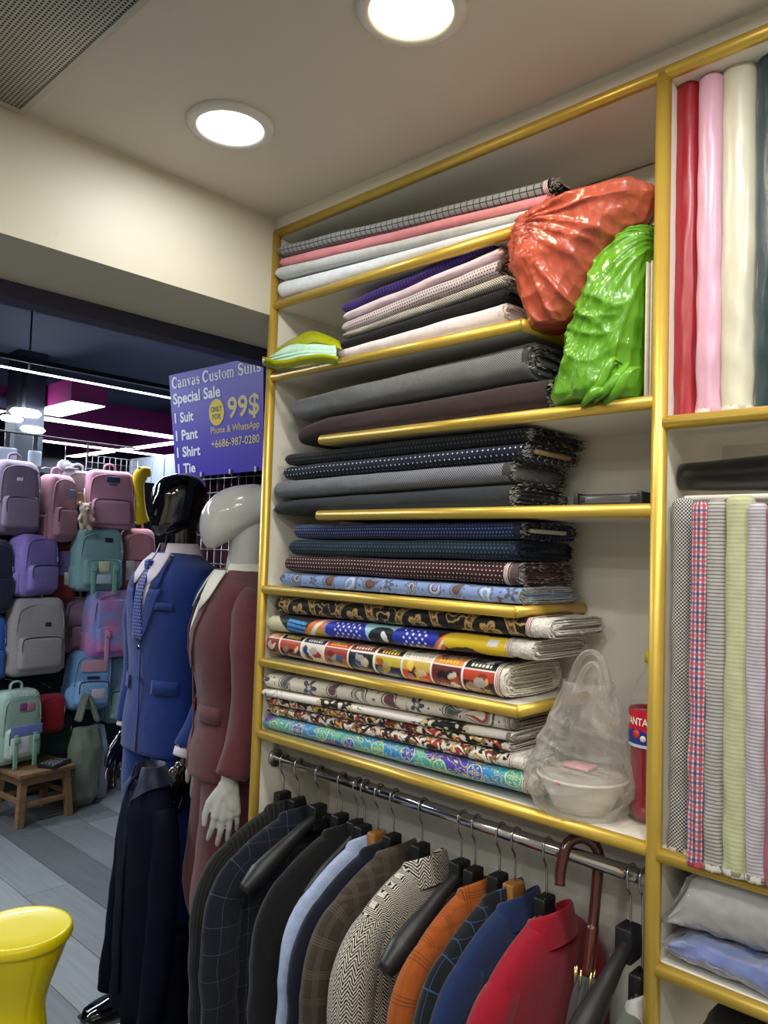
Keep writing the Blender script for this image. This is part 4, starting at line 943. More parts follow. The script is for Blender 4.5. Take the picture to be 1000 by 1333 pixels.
for s in (-1, 1):
    p_ = [(s*.125, .0, 1.440), (s*.175, .0, 1.412), (s*.216, .002, 1.34), (s*.232, .012, 1.22), (s*.238, .012, 1.10), (s*.238, -.02+AF*s*.4, 1.0), (s*.236, -.05+AF*s, .925)]
    V, F = limb(p_, [.034, .058, .068, .063, .057, .051, .046], seed=s); mesh('sleeve', V, F, BSUIT, jk, uv=[(v[1], v[2]) for v in V])
    V, F = limb([(s*.236, -.049+AF*s, .928), (s*.2355, -.055+AF*s, .905)], .040, k=4, wr=0); mesh('shirt_cuff', V, F, plain('shirt_pinkwhite', '#d8cdd6', .8), MAN)
    hand(MAN, GLB, (s*.236, -.064+AF*s, .88), s, 1.0, R_(-12))
    L_ = [(s*.085, .0, .93), (s*.092, .0, .80), (s*.098, -.004, .62), (s*.10, -.008, .48), (s*.10, .0, .28), (s*.10, .004, .075)]
    V, F = limb(L_, [.105, .104, .088, .080, .077, .082], seed=8+s); mesh('trouser_leg', V, F, BSUIT, MAN, uv=[(v[0], v[2]) for v in V])
    shoe(MAN, GLB, s*.105, .06, .012)
SHP = MATS['shirt_pinkwhite']
def vrows(z0, z1, f0, f1, n=14): return [(z0+(z1-z0)*t, f0(t), f1(t)) for t in np.linspace(0, 1, n)]
# shirt front, tie, lapels
mesh('shirt_front', *T.patch(vrows(1.245, 1.52, lambda t: -.004-.062*t, lambda t: .004+.062*t), .0025), SHP, MAN)
TIE = FB('tie_cloth', dots('#1d2f7e', '#b9c4e6', .011, .0019), .5, .2)
V, F = T.patch(vrows(1.245, 1.47, lambda t: -.030+.012*t, lambda t: .030-.012*t), .009, 8); tie = mesh('necktie', V, F, TIE, MAN, uv=[(v[0], v[2]) for v in V]); solid(tie, .004)
V, F = rbox(0, T.front(0, 1.485)[1]-.010, 1.487, .036, .022, .036, .010); mesh('knot', V, F, TIE, tie, uv=[(v[0], v[2]) for v in V])
for s in (-1, 1):
    V, F = T.patch([(1.235, s*.0, s*.012), (1.27, s*.010, s*.045), (1.33, s*.026, s*.076), (1.39, s*.042, s*.100), (1.412, s*.048, s*.106)], .007); solid(mesh('lapel', V, F, BSUIT, jk, uv=[(v[0], v[2]) for v in V]), .004)
    V, F = T.patch([(1.410, s*.047, s*.092), (1.44, s*.054, s*.094), (1.48, s*.058, s*.088), (1.51, s*.054, s*.074)], .008); solid(mesh('jacket_collar', V, F, BSUIT, jk, uv=[(v[0], v[2]) for v in V]), .004)
    V, F = T.patch([(1.075, s*.07, s*.160), (1.118, s*.07, s*.160)], .006); solid(mesh('pocket_flap', V, F, BSUIT, jk, uv=[(v[0], v[2]) for v in V]), .004)
V, F = T.patch([(1.345, .085, .155), (1.368, .085, .157)], .005); solid(mesh('breast_pocket', V, F, BSUIT, jk, uv=[(v[0], v[2]) for v in V]), .003)
V, F = T.patch([(.885, .010, .022), (1.0, .012, .019), (1.235, .008, .013)], .004, 4); solid(mesh('front_edge', V, F, BSUIT, jk, uv=[(v[0], v[2]) for v in V]), .004)
for z in (1.215, 1.115):
    p_ = T.front(.004, z, .006); V, F = lathe([(.009, 0), (.009, .003), (.001, .004)], 16); mesh('button', *xform((V, F), Matrix.Translation(p_) @ Matrix.Rotation(math.pi/2, 4, 'X')), GLB, jk)
for s in (-1, 1):
    V, F = T.patch([(1.425, s*.040, s*.046), (1.455, s*.018, s*.072), (1.495, s*.006, s*.074), (1.525, s*.004, s*.060)], .012); solid(mesh('collar_point', V, F, SHP, MAN), .003)
collar(MAN, SHP, 1.502, .080, .074, .056, .046, cy=.004, wide=1.16)
V, F = T.patch([(1.50, -.11, .11)], .0) if False else tube([(0, .010, 1.50), (0, .012, 1.60), (0, .004, 1.66)], [.056, .052, .056], 28, 12); nk_ = mesh('neck', V, F, GLB, MAN)
def mface(x, z): return .016*math.exp(-(x/.014)**2-((z-.082)/.030)**2)+.006*math.exp(-(x/.028)**2-((z-.035)/.010)**2)-.007*math.exp(-((abs(x)-.032)/.016)**2-((z-.112)/.014)**2)
head(MAN, GLB, [(0, -.088, -.030, .020), (.010, -.098, .010, .040), (.035, -.103, .062, .060), (.07, -.104, .086, .069), (.105, -.103, .090, .074), (.14, -.100, .096, .076), (.17, -.088, .090, .071), (.195, -.062, .070, .056), (.207, -.028, .042, .032), (.211, .0, .016, .008)], 1.588, mface, .008, R_(3))
V, F = lathe([(.17, 0), (.17, .009), (.165, .012), (.001, .012)], 48, (0, -.06, 0)); mesh('base_plate', V, F, plain('base_steel', (.55, .55, .57), .25, .9), MAN)

WOM = thing('mannequin', 'glossy white faceless mannequin wearing a maroon trouser suit', 'mannequin', (-1.848, 1.345, 0), R_(-26), group='suited shop mannequins')
MSUIT = FB('maroon_suit', cloudy('#552a30', '#613238', 220), .88, .2); GLW = plain('gloss_white', '#bdbdb9', .16, 0, .5, coat=.6); SHW = plain('shirt_ivory', '#d9d6c6', .8)
T = Torso([(.93, .180, .128), (1.0, .174, .124), (1.08, .150, .106), (1.15, .148, .106, -.002), (1.24, .164, .118, -.008), (1.31, .174, .122, -.010), (1.38, .174, .110, -.004), (1.43, .160, .092), (1.465, .112, .073), (1.49, .064, .056)])
V, F, uv = T.body(seed=7); jk = mesh('suit_jacket', V, F, MSUIT, WOM, uv=uv)
for s in (-1, 1):
    wq = 1. if s > 0 else .88
    p_ = [(s*.105, .0, 1.425), (s*.150, .0, 1.398), (s*.186*wq, .002, 1.33), (s*.203*wq, .006, 1.21), (s*.212*wq, -.002, 1.11), (s*.218*wq, -.024, 1.02), (s*.221*wq, -.042, .965)]
    V, F = limb(p_, [.030, .050, .059, .055, .049, .045, .043], seed=21+s); mesh('sleeve', V, F, MSUIT, jk)
    hand(WOM, GLW, (s*.222*wq, -.048, .945), s, .95, R_(-2), .55)
    L_ = [(s*.078, .0, .98), (s*.086, -.002, .84), (s*.090, -.018, .70), (s*.090, -.035, .57), (s*.090, .010, .40), (s*.090, .030, .20), (s*.090, .030, .07)]
    V, F = limb(L_, [.096, .098, .088, .075, .068, .062, .060], seed=28+s); mesh('trouser_leg', V, F, MSUIT, WOM)
    shoe(WOM, GLB, s*.092, .07, .012, .24)
    V, F = T.patch([(1.21, s*.0, s*.012), (1.26, s*.010, s*.040), (1.32, s*.030, s*.068), (1.38, s*.048, s*.088), (1.43, s*.056, s*.086), (1.47, s*.050, s*.068)], .007); solid(mesh('lapel', V, F, MSUIT, jk), .004)
    V, F = T.patch([(1.075, s*.055, s*.135), (1.118, s*.050, s*.130)], .006); solid(mesh('pocket_flap', V, F, MSUIT, jk), .004)
V, F = T.patch([(.94, .010, .018), (1.05, .008, .013), (1.21, .006, .011)], .004, 4); solid(mesh('front_edge', V, F, MSUIT, jk), .004)
mesh('shirt_front', *T.patch(vrows(1.225, 1.485, lambda t: -.004-.054*t, lambda t: .004+.054*t), .0025), SHW, WOM)
for s in (-1, 1):
    V, F = T.patch([(1.378, s*.066, s*.072), (1.415, s*.034, s*.100), (1.455, s*.014, s*.092), (1.486, s*.010, s*.062)], .015); solid(mesh('shirt_collar', V, F, SHW, WOM), .003)
collar(WOM, SHW, 1.466, .072, .066, .040, .035, cy=.002, open_=.75, wide=1.2)
V, F = tube([(0, .004, 1.46), (0, .012, 1.56), (0, .016, 1.63)], [.052, .047, .050], 28, 12); mesh('neck', V, F, GLW, WOM)
head(WOM, GLW, [(0, -.112, -.086, .012), (.02, -.126, -.052, .040), (.05, -.134, .000, .060), (.08, -.134, .052, .070), (.11, -.127, .088, .076), (.14, -.108, .104, .074), (.165, -.078, .098, .063), (.18, -.042, .076, .046), (.188, .0, .040, .018)], 1.548, None, .012, R_(0))
V, F = lathe([(.15, 0), (.15, .009), (.145, .012), (.001, .012)], 48, (0, -.04, 0)); mesh('base_plate', V, F, MATS['base_steel'], WOM)

# dark navy outfit on a low stand in front of the blue suit
q = on_y(190, 1130, 1.245)
DK = thing('navy_outfit', 'very dark navy shirt and trousers on a low stand before blue suit', 'outfit', (q[0], 1.245, .0), R_(-4))
DKC = FB('dark_navy_cloth', cloudy('#070a18', '#0b1024', 20), .75, .0, .35, 700., .3, .1)
T = Torso([(.20, .128, .068), (.34, .122, .070), (.50, .116, .072), (.64, .116, .070), (.75, .114, .066), (.80, .098, .058), (.835, .068, .052), (.855, .050, .046)])
V, F, uv = T.body(seed=31, wr=.006); mesh('shirt', V, F, DKC, DK, uv=uv)
collar(DK, FB('navy_satin', '#141b34', .3, .2), .846, .056, .052, .050, .05, open_=.45, wide=1.4)
V, F = T.patch([(.26, -.012, .012), (.60, -.012, .012), (.825, -.010, .010)], .004, 4); solid(mesh('placket', V, F, DKC, DK), .003)
for s in (-1, 1):
    V, F = limb([(s*.094, 0, .785), (s*.114, 0, .72), (s*.122, -.005, .54), (s*.130, -.02, .36), (s*.134, -.04, .20)], [.030, .042, .042, .037, .032], seed=41+s, wr=.004); mesh('sleeve', V, F, DKC, DK)
    V, F = limb([(s*.062, .05, .42), (s*.064, .05, .25), (s*.066, .05, .04)], [.066, .066, .072], seed=51+s, wr=.005); mesh('trouser_leg', V, F, DKC, DK)
V, F = lathe([(.11, 0), (.11, .008), (.02, .012), (.012, .02), (.012, .83), (.001, .83)], 24); mesh('stand', V, F, BLKPL, DK)

# ---------------------------------------------------------------- outer shop
NAVYW = plain('navy_wall', '#1d2333', .7); MAG = plain('magenta_panel', '#8f2470', .55)
st('wall_far', box(-9.6, -9.5, -2, 7, 0, 3.2), NAVYW); st('wall_end', box(-9.6, -1.9, 5.6, 5.7, 0, 3.2), NAVYW); st('ceiling_shop', box(-9.6, XL-.57, -2.5, 5.7, 3.0, 3.05), plain('black_ceiling', '#454c64', .8))
st('wall_side', box(-9.6, -1.55, -2.6, -2.5, 0, 3.05), NAVYW)
g = G('tube_light'); g.col((.9, .9, .9)); g.put(g.b.inputs['Emission Color'], (.88, .94, 1.)); g.b.inputs['Emission Strength'].default_value = 6.; TUBE = g.m
ZL = 2.6; LBP = 24.
def lightbar(label, x0, x1, y0, y1, fascia=True, z=ZL, h=.17, mat=None):
    t = thing('ceiling_light', label, 'ceiling light', ((x0+x1)/2, (y0+y1)/2, z), group='long ceiling lights of the bag shop'); cx, cy = (x0+x1)/2, (y0+y1)/2
    mesh('light_panel', *box(x0-cx+.01, x1-cx-.01, y0-cy+.01, y1-cy-.01, -.006, .0), TUBE, t, smooth=False)
    if fascia: mesh('fascia', *box(x0-cx, x1-cx, y0-cy, y1-cy, .0005, h), MAG, t, smooth=False)
    else:
        mesh('housing', *box(x0-cx+.012, x1-cx-.012, y0-cy, y1-cy, .05, .08), DARK, t, smooth=False)
        for yy in (y0-cy+.02, 0., y1-cy-.02): mesh('drop_rod', *tube([(0, yy, -.004), (0, yy, 3.0-z)], .006, 8), DARK, t)
    w, l = x1-x0, y1-y0; area('shop_lamp', (cx, cy, z-.012), w, LBP*max(w, l), (.85, .92, 1.), shape='RECTANGLE', size_y=l); return t
lightbar('thin white tube light running across the dark shop ceiling', -4.91, -4.86, .2, 3.6, False)
lightbar('wide lit ceiling panel with magenta end face', -6.42, -5.62, 2.50, 2.78)
lightbar('long ceiling light with magenta fascia behind the wide panel', -6.74, -6.54, 2.60, 4.9, h=.2)
lightbar('magenta ceiling light left of the wide panel', -6.74, -6.54, .9, 2.40, h=.2)
lightbar('farther magenta ceiling light running along the shop', -8.2, -8.05, 3.1, 5.3, h=.22)
lightbar('far magenta ceiling light pointing toward the opening', -8.0, -6.8, 4.12, 4.26, h=.2)
lightbar('farthest magenta ceiling light near the back wall', -9.3, -8.3, 4.1, 4.25, h=.2)
lightbar('aisle tube light left of the opening, outside the picture', -3.45, -3.39, -.6, 1.0, False)  # unseen, added with the next one to brighten mannequins, sign and backpacks
lightbar('second aisle tube light outside the picture', -3.45, -3.39, -2.2, -.8, False)
lightbar('aisle tube light behind the display wall', -5.9, -5.84, .0, 1.4, False)
# bright flood lamp cluster and column
cl_ = on_x(15, 545, -6.0); fl = thing('flood_lamp', 'bright white flood lamp glaring at the left edge', 'lamp', cl_)
g = G('flood_glow'); g.put(g.b.inputs['Emission Color'], (.95, .98, 1.)); g.b.inputs['Emission Strength'].default_value = 14.
for dy, dz, r in ((0, 0, .05), (.10, .06, .07), (.16, -.06, .055)): mesh('bulb', *xform(lathe([(.001, -r*.5), (r*.8, -r*.35), (r, 0), (r*.8, r*.35), (.001, r*.5)], 20), Matrix.Translation((0, dy, dz)) @ Matrix.Diagonal((1, 1.7, 1, 1))), g.m, fl)
mesh('stem', *tube([(0, .08, .02), (0, .08, ZL+.35-cl_[2])], .012, 10), DARK, fl)
q = on_x(28, 600, -6.1); st('wall_column', box(-6.22, -6.02, q[1]-.09, q[1]+.12, 0, 3.0), plain('column_paint', '#1a2130', .6))
# backpack wall
BW = -4.86
st('wall_display', box(BW-.05, BW, .6, 3.35, 0, 1.98), plain('display_board', '#191c28', .7))
shg = st('wall_shutter', box(-7.3, -3.2, 3.9, 3.96, 0, 2.42), plain('shutter_grey', '#7c8494', .55, vary=.05))
for k in range(18): mesh('shutter_slat', *box(-7.3+k*.228, -7.3+k*.228+.205, 3.885, 3.90, 0.02, 2.40), MATS['shutter_grey'], shg, smooth=False)
GW = plain('grid_wire', (.28, .28, .30), .3, .8)
def gridpanel(label, p0, ex, w, h, nx, nzz, r=.0022):
    t = thing('grid_panel', label, 'grid panel', p0); ex = np.array(ex, float)
    for k in range(nx+1): a = ex*(w*k/nx); mesh('wire', *tube([a, a+[0, 0, h]], r, 6), GW, t)
    for k in range(nzz+1): a = np.array([0, 0, h*k/nzz]); mesh('wire', *tube([a+[0, -.004, 0], a+ex*w+[0, -.004, 0]], r, 6), GW, t)
    return t
gridpanel('steel grid panel under the purple sign behind mannequins', (-2.95, 1.80, .05), (1, 0, 0), .98, 1.95, 20, 34)
gridpanel('white grid panel above the backpacks', (BW+.01, 2.28, 1.60), (0, 1, 0), .36, .52, 9, 12)
g = G('maroon_curtain', .9); g.col('#3d0f22')
R2 = [[(x, 1.86+.018*math.sin(x*52)+.01*math.sin(x*131), z) for x in np.linspace(-2.97, -1.75, 120)] for z in (.03, .7, 1.4, 2.0)]
cu = mesh('maroon_curtain', [np.array(p)-[-2.36, 1.86, .03] for r in R2 for p in r], loft(R2, False, False, False)[1], g.m, label='dark maroon curtain hanging behind the steel grid', cat='curtain'); cu.location = (-2.36, 1.86, .03); solid(cu, .004)
st('wall_behind', box(-3.0, -1.6, 1.90, 1.95, 0, 2.1), DARK)
# ---------------------------------------------------------------- sale sign
ct = [np.array(on_y(220, 489, 1.715)), np.array(on_y(343, 462, 1.715)), np.array(on_y(343, 612, 1.745)), np.array(on_y(229, 623, 1.745))]
def sg(u, v, off=0.):
    p = (ct[0]*(1-u)+ct[1]*u)*(1-v)+(ct[3]*(1-u)+ct[2]*u)*v; n = np.cross(ct[1]-ct[0], ct[3]-ct[0]); n /= np.linalg.norm(n); n = n if n[1] < 0 else -n; return p+n*off
S0 = sg(.5, 1)
SG = thing('sale_sign', 'purple printed sale sign with white and yellow lettering', 'sign', S0)
V = [sg(u, v, o)-S0 for o in (0, -.005) for u, v in ((0, 0), (1, 0), (1, 1), (0, 1))]; mesh('board', V, [(0, 1, 2, 3), (7, 6, 5, 4), (0, 4, 5, 1), (1, 5, 6, 2), (2, 6, 7, 3), (3, 7, 4, 0)], plain('sign_purple', '#4229b4', .4), SG, smooth=False)
SW = np.linalg.norm(ct[1]-ct[0]); SHh = np.linalg.norm(ct[3]-ct[0])
TW, TY, TD = plain('print_white', '#f0f3fa', .5), plain('print_yellow', '#ddc884', .5), plain('print_dark', '#3a3450', .5)
SY = plain('print_sun', '#e6c81e', .5)
def words(V, F, gap):
    V = np.array(V); par = list(range(len(V)))
    def fd(i):
        while par[i] != i: par[i] = par[par[i]]; i = par[i]
        return i
    for f in F:
        for k in f[1:]: par[fd(k)] = fd(f[0])
    comp = {}
    for f in F: comp.setdefault(fd(f[0]), []).append(f)
    cs = sorted(((V[[i for f in fs for i in f]][:, 0].min(), V[[i for f in fs for i in f]][:, 0].max(), fs) for fs in comp.values()), key=lambda c: c[0]); out = []; hi = -9e9
    for a, b, fs in cs:
        if a-hi > gap or not out: out.append([])
        out[-1] += fs; hi = max(hi, b)
    for fs in out:
        ids = sorted({i for f in fs for i in f}); mp = {o: n for n, o in enumerate(ids)}; yield ids, [tuple(mp[i] for i in f) for f in fs]
def sign_text(txt, u0, u1, v0, v1, mat, off=.0012, bold=.028):
    V, F, lo_, hi_ = text_mesh(txt, 1., bold); out = []
    for p in V: out.append(sg(u0+(u1-u0)*(p[0]-lo_[0])/(hi_[0]-lo_[0]), v1+(v0-v1)*(p[1]-lo_[1])/(hi_[1]-lo_[1]), off)-S0)
    for ids, fs in words(V, F, .16): mesh('lettering', [out[i] for i in ids], fs, mat, SG, smooth=False)
# bold serif letters drawn as strokes: (points, half widths) in a unit cell, x-height .66
def arc(cx, cy, rx, ry, a0, a1, n=14, w0=.05, w1=.05, wm=.12):
    t = np.linspace(0, 1, n); a = np.radians(a0+(a1-a0)*t); return [(cx+rx*math.cos(q), cy+ry*math.sin(q)) for q in a], [w0+(w1-w0)*s+(wm-(w0+w1)/2)*math.sin(math.pi*s) for s in t]
def stem(x, y0, y1, w=.095): return [(x, y0), (x, y1)], [w, w]
def ser(x, y, l=.17, h=.028): return [(x-l, y), (x+l, y)], [h, h]
GL = {'C': (.92, [arc(.5, .5, .36, .46, 40, 325, 20, .04, .03, .10), ([(.80, .98), (.80, .68)], [.02, .035])]),
      'S': (.78, [arc(.40, .73, .24, .22, 40, 270, 14, .03, .09, .07), arc(.40, .26, .27, .24, 90, -150, 14, .09, .03, .08), ([(.66, .97), (.66, .70)], [.02, .03]), ([(.10, .03), (.10, .30)], [.02, .03])]),
      'a': (.66, [arc(.28, .17, .17, .15, 60, 330, 12, .03, .03, .08), stem(.47, .08, .50, .075), arc(.29, .48, .20, .15, 0, 150, 10, .05, .06, .03), ([(.47, .08), (.60, .03)], [.06, .03])]),
      'n': (.76, [stem(.19, 0, .62, .075), ser(.19, .02), arc(.38, .42, .19, .19, 180, 0, 10, .03, .07, .05), stem(.57, 0, .44, .075), ser(.57, .02), ([(.06, .62), (.2, .64)], [.025, .025])]),
      'u': (.76, [stem(.19, .2, .64, .075), arc(.37, .2, .18, .17, 180, 360, 10, .06, .03, .05), stem(.57, .02, .64, .075), ([(.06, .63), (.2, .63)], [.025, .025]), ([(.44, .63), (.58, .63)], [.025, .025]), ([(.57, .02), (.70, .02)], [.025, .025])]),
      'v': (.68, [([(.16, .63), (.35, .02)], [.085, .06]), ([(.35, .02), (.54, .63)], [.03, .03]), ser(.16, .63, .15), ser(.54, .63, .12)]),
      's': (.56, [arc(.28, .47, .16, .14, 40, 270, 10, .03, .07, .05), arc(.28, .18, .19, .16, 90, -150, 10, .07, .03, .06), ([(.46, .63), (.46, .47)], [.018, .022]), ([(.09, .02), (.09, .19)], [.018, .022])]),
      't': (.46, [stem(.20, .14, .84, .075), ([(.04, .61), (.40, .61)], [.028, .028]), arc(.32, .15, .12, .12, 180, 320, 8, .06, .02, .04)]),
      'o': (.66, [arc(.33, .32, .22, .29, 0, 180, 14, .08, .08, .03), arc(.33, .32, .22, .29, 180, 360, 14, .08, .08, .03)]),
      'm': (1.08, [stem(.17, 0, .62, .07), ser(.17, .02, .15), arc(.34, .42, .17, .19, 180, 0, 10, .03, .06, .05), stem(.51, 0, .44, .07), ser(.51, .02, .13), arc(.68, .42, .17, .19, 180, 0, 10, .03, .06, .05), stem(.85, 0, .44, .07), ser(.85, .02, .15), ([(.04, .62), (.18, .64)], [.025, .025])]),
      'i': (.36, [stem(.18, 0, .62, .075), ser(.18, .02, .15), ([(.05, .62), (.19, .64)], [.025, .025]), ([(.18, .78), (.18, .92)], [.075, .075])]), ' ': (.36, [])}
def serif_text(txt, u0, u1, v0, v1, mat):
    x = 0; parts = []
    for ch in txt:
        w, st_ = GL[ch]
        for pts, wd in st_:
            P = np.array(pts); Tn = np.gradient(P, axis=0) if len(P) > 2 else np.tile(P[1]-P[0], (2, 1)); Tn = Tn/(np.linalg.norm(Tn, axis=1)[:, None]+1e-9); N_ = np.stack([-Tn[:, 1], Tn[:, 0]], 1); wd = np.array(wd)[:, None]*1.28
            parts.append(loft([[(*(p+n_*ww), 0), (*(p-n_*ww), 0)] for p, n_, ww in zip(P+[x, 0], N_, wd)], False, False, False))
        x += w
    V, F = join(parts); V = np.array(V); out = [sg(u0+(u1-u0)*p[0]/x, v1+(v0-v1)*p[1], .0013)-S0 for p in V]
    for ids, fs in words(V, F, .3): mesh('lettering', [out[i] for i in ids], fs, mat, SG, smooth=False)
serif_text('Canvas Custom Suits', .03, .98, .030, .135, TW)
sign_text('Special Sale', .035, .575, .185, .325, TW)
sign_text('1 Suit', .04, .265, .375, .475, TW); sign_text('1 Pant', .04, .305, .545, .645, TW); sign_text('1 Shirt', .04, .325, .705, .805, TW); sign_text('1 Tie', .04, .255, .865, .960, TW)
sign_text('99$', .645, .965, .315, .535, TY, bold=.02)
sign_text('Phone & WhatsApp', .455, .965, .560, .645, TY, bold=.01); sign_text('+6686-987-0280', .455, .965, .680, .755, TY, bold=.01)
mesh('price_disc', [sg(.525+.083*math.cos(a), .43+.083*SW/SHh*math.sin(a), .0011)-S0 for a in np.linspace(0, 2*math.pi, 40, endpoint=False)], [tuple(range(40))], SY, SG, smooth=False)
sign_text('ONLY', .465, .585, .375, .425, TD, .0018, .01); sign_text('FOR', .480, .570, .445, .495, TD, .0018, .01)
for u in (.33, .66, .93): mesh('clip', *rbox(*(sg(u, .985, .004)-S0), .012, .006, .02, .002), plain('clip_clear', '#c9cde0', .2), SG)

# ---------------------------------------------------------------- backpacks
def nylon(c, tie=None):
    n = 'nylon_'+c.strip('#')+('_'+tie.strip('#') if tie else '')
    return FB(n, cloudy(c, tie, 9) if tie else c, .6, .15, .3, 500)
def _tied(g, U, V):
    o = g.UV()[3]; a = g.mix(g.M('MULTIPLY_ADD', g.noise(9, 3), 3., -1.), s2l('#b06cb4'), s2l('#cf83b0')); return g.mix(g.M('MULTIPLY_ADD', g.noise(6.5, 3, g.vec(g.M('ADD', g.node('ShaderNodeSeparateXYZ').outputs[0], 0.), 0.)) if False else g.voro(8., o), 2.2, -.7), a, s2l('#8698d2'))
MATS['nylon_a879b8_c48ab8'] = FB('tie_dye_cloth', _tied, .6, .15, .3, 500); MATS['nylon_b57fc0_8fa3d6'] = MATS['tie_dye_cloth']
ZIP = plain('zip_dark', '#3c3a44', .4); MET = plain('zip_metal', (.7, .7, .72), .25, .9)
XB = -4.70
def bag(label, pxl, pxr, pyt, pyb, c, tie=None, pocket=None, style='zip', x=XB, yaw=0., badge=None, flap=None, straps=None, handle=True, roll=0., dep=.16, side=True, cat='backpack', arch=.14, buckle=None, patch=None):
    q = [on_x(pxl, (pyt+pyb)/2, x), on_x(pxr, (pyt+pyb)/2, x), on_x((pxl+pxr)/2, pyt, x), on_x((pxl+pxr)/2, pyb, x)]
    w, h = abs(q[1][1]-q[0][1])*.97, q[2][2]-q[3][2]; cy = (q[0][1]+q[1][1])/2; zb = q[3][2]
    t = thing('backpack', label, cat, (x-dep/2, cy, zb), math.pi/2+yaw, group='bags on the display wall'); t.rotation_euler[1] = roll
    m = nylon(c, tie); d = dep
    def tap(vf):
        out = []
        for v in vf[0]:
            k = max(0, v[2]/h); s = 1-arch*max(0, k-.45)**2*3; bul = 1-.25*max(0, k-.3)**2; out.append((v[0]*s+.004*nz(v[0]*9, v[2]*9, w*50), v[1]*bul+.006*nz(v[0]*7+3, v[2]*7, w*30), v[2]))
        return out, vf[1]
    bm = bmesh.new(); bmesh.ops.create_cube(bm, size=1)
    for v in bm.verts: v.co = Vector((v.co.x*w, v.co.y*d, h/2+v.co.z*h))
    bmesh.ops.bevel(bm, geom=list(bm.edges), offset=min(w, d, h)*.34, segments=6, profile=.55, affect='EDGES'); bmesh.ops.subdivide_edges(bm, edges=[e for e in bm.edges if e.calc_length() > .05], cuts=4, use_grid_fill=True)
    bm.verts.index_update(); V = [tuple(v.co) for v in bm.verts]; F = [tuple(v.index for v in f.verts) for f in bm.faces]; bm.free()
    body = mesh('body', *tap((V, F)), m, t)
    fy = -d/2
    pc = nylon(pocket) if pocket else m
    if style in ('zip', 'both', 'straps'):
        ph = h*.42; P = rbox(0, fy-.004, h*.09+ph/2, w*.78, .055, ph, .026, 4); mesh('front_pocket', P[0], P[1], pc, t)
        zp = [(-w*.34, fy-.026, h*.30), (-w*.345, fy-.028, h*.44), (-w*.28, fy-.026, h*.495), (0, fy-.024, h*.505), (w*.28, fy-.026, h*.495), (w*.345, fy-.028, h*.44), (w*.34, fy-.026, h*.30)]
        mesh('zip', *tube(zp, .0035, 6, 40), ZIP if style == 'zip' else pc, t)
    zp = [(-w*.415, -d*.44, h*.42), (-w*.41, -d*.46, h*.68), (-w*.34, -d*.45, h*.86), (0, -d*.42, h*.925), (w*.34, -d*.45, h*.86), (w*.41, -d*.46, h*.68), (w*.415, -d*.44, h*.42)]
    zo = mesh('zip', *tube(zp, .004, 6, 46), nylon(c), t); mesh('zip_pull', *rbox(w*.40, -d*.47-.006, h*.60, .008, .005, .03, .002), MET, zo)
    if flap:
        mesh('flap', *rbox(0, fy-.018, h*.66, w*.80, .022, h*.40, .010, 3), nylon(*flap) if isinstance(flap, tuple) else nylon(flap), t)
    if straps:
        for sx in (-.22, .22):
            so = mesh('strap', *rbox(w*sx, fy-.036, h*.20, .026, .008, h*.46, .003), nylon(straps), t); mesh('buckle', *rbox(w*sx, fy-.043, h*.36, .034, .010, .03, .004), nylon(buckle or straps), so)
    if badge: mesh('badge', *rbox(badge[1]*w, fy-.004+(-.02 if badge[2] < .5 else .006), badge[2]*h, badge[3], .008, badge[4], .002), plain('badge_'+badge[0].strip('#'), badge[0], .5), t)
    if patch:
        for (c_, px_, pz_, pw_, ph_) in patch: mesh('print_patch', *rbox(px_*w, fy-.004+(-.027 if pz_ < .5 else .003), pz_*h, pw_*w, .006, ph_*h, .003), nylon(c_), t)
    if handle: mesh('handle', *tube([(-.035, .01, h*.985), (-.03, .01, h+.03), (0, .01, h+.042), (.03, .01, h+.03), (.035, .01, h*.985)], .007, 8, 20, flat=1.6), m, t)
    if side:
        for s in (-1, 1): mesh('side_pocket', *rbox(s*w*.475, 0, h*.22, .03, d*.6, h*.34, .012), m, t)
    mesh('shoulder_strap', *tube([(-w*.2, d*.47, h*.9), (-w*.24, d*.56, h*.6), (-w*.28, d*.5, h*.1)], .012, 8, 14, flat=2.), m, t); mesh('shoulder_strap', *tube([(w*.2, d*.47, h*.9), (w*.24, d*.56, h*.6), (w*.28, d*.5, h*.1)], .012, 8, 14, flat=2.), m, t)
    mesh('wall_hook', *tube([(0, .01, h+.036), (0, .09, h+.045), (0, d/2+abs(BW-x)-.004 if False else d/2+.05, h+.04)], .004, 6, 10), MET, t)
    return t
bag('large mauve grey backpack at the top left of the display', -8, 58, 598, 697, '#82728a', badge=('#e8e4ea', -.05, .74, .035, .02), yaw=R_(6), dep=.2, x=-4.62, arch=.2)
bag('dusty pink backpack beside the large mauve grey one', 55, 104, 617, 706, '#b0808f', patch=[('#7f8aa8', .22, .72, .28, .14)], yaw=R_(22), x=-4.66, arch=.2)
bag('cream canvas bag with embroidery behind the pink ones', 86, 126, 612, 660, '#c6bdbe', style='none', x=-4.76, dep=.12, handle=True, side=False, patch=[('#cfa67a', 0, .22, .7, .3)])
bag('pink backpack with navy embroidery at the top of the wall', 117, 180, 612, 690, '#b98599', badge=None, patch=[('#3c4066', .0, .84, .26, .10), ('#5b5a86', 0, .76, .16, .03)], yaw=R_(-12), x=-4.64)
bag('lavender tie dye backpack under the dusty pink one', 15, 82, 695, 777, '#7d6fb8', '#9a86cc', yaw=R_(24), x=-4.62)
bag('dark navy backpack half hidden at the left edge', -28, 19, 702, 800, '#252b42', x=-4.60, yaw=R_(15))
bag('brick red backpack with purple flap behind the lavender one', 64, 101, 706, 787, '#82363a', flap=('#6a5c8e',), x=-4.75, patch=[('#d9cfc8', .05, .42, .2, .2)], dep=.12)
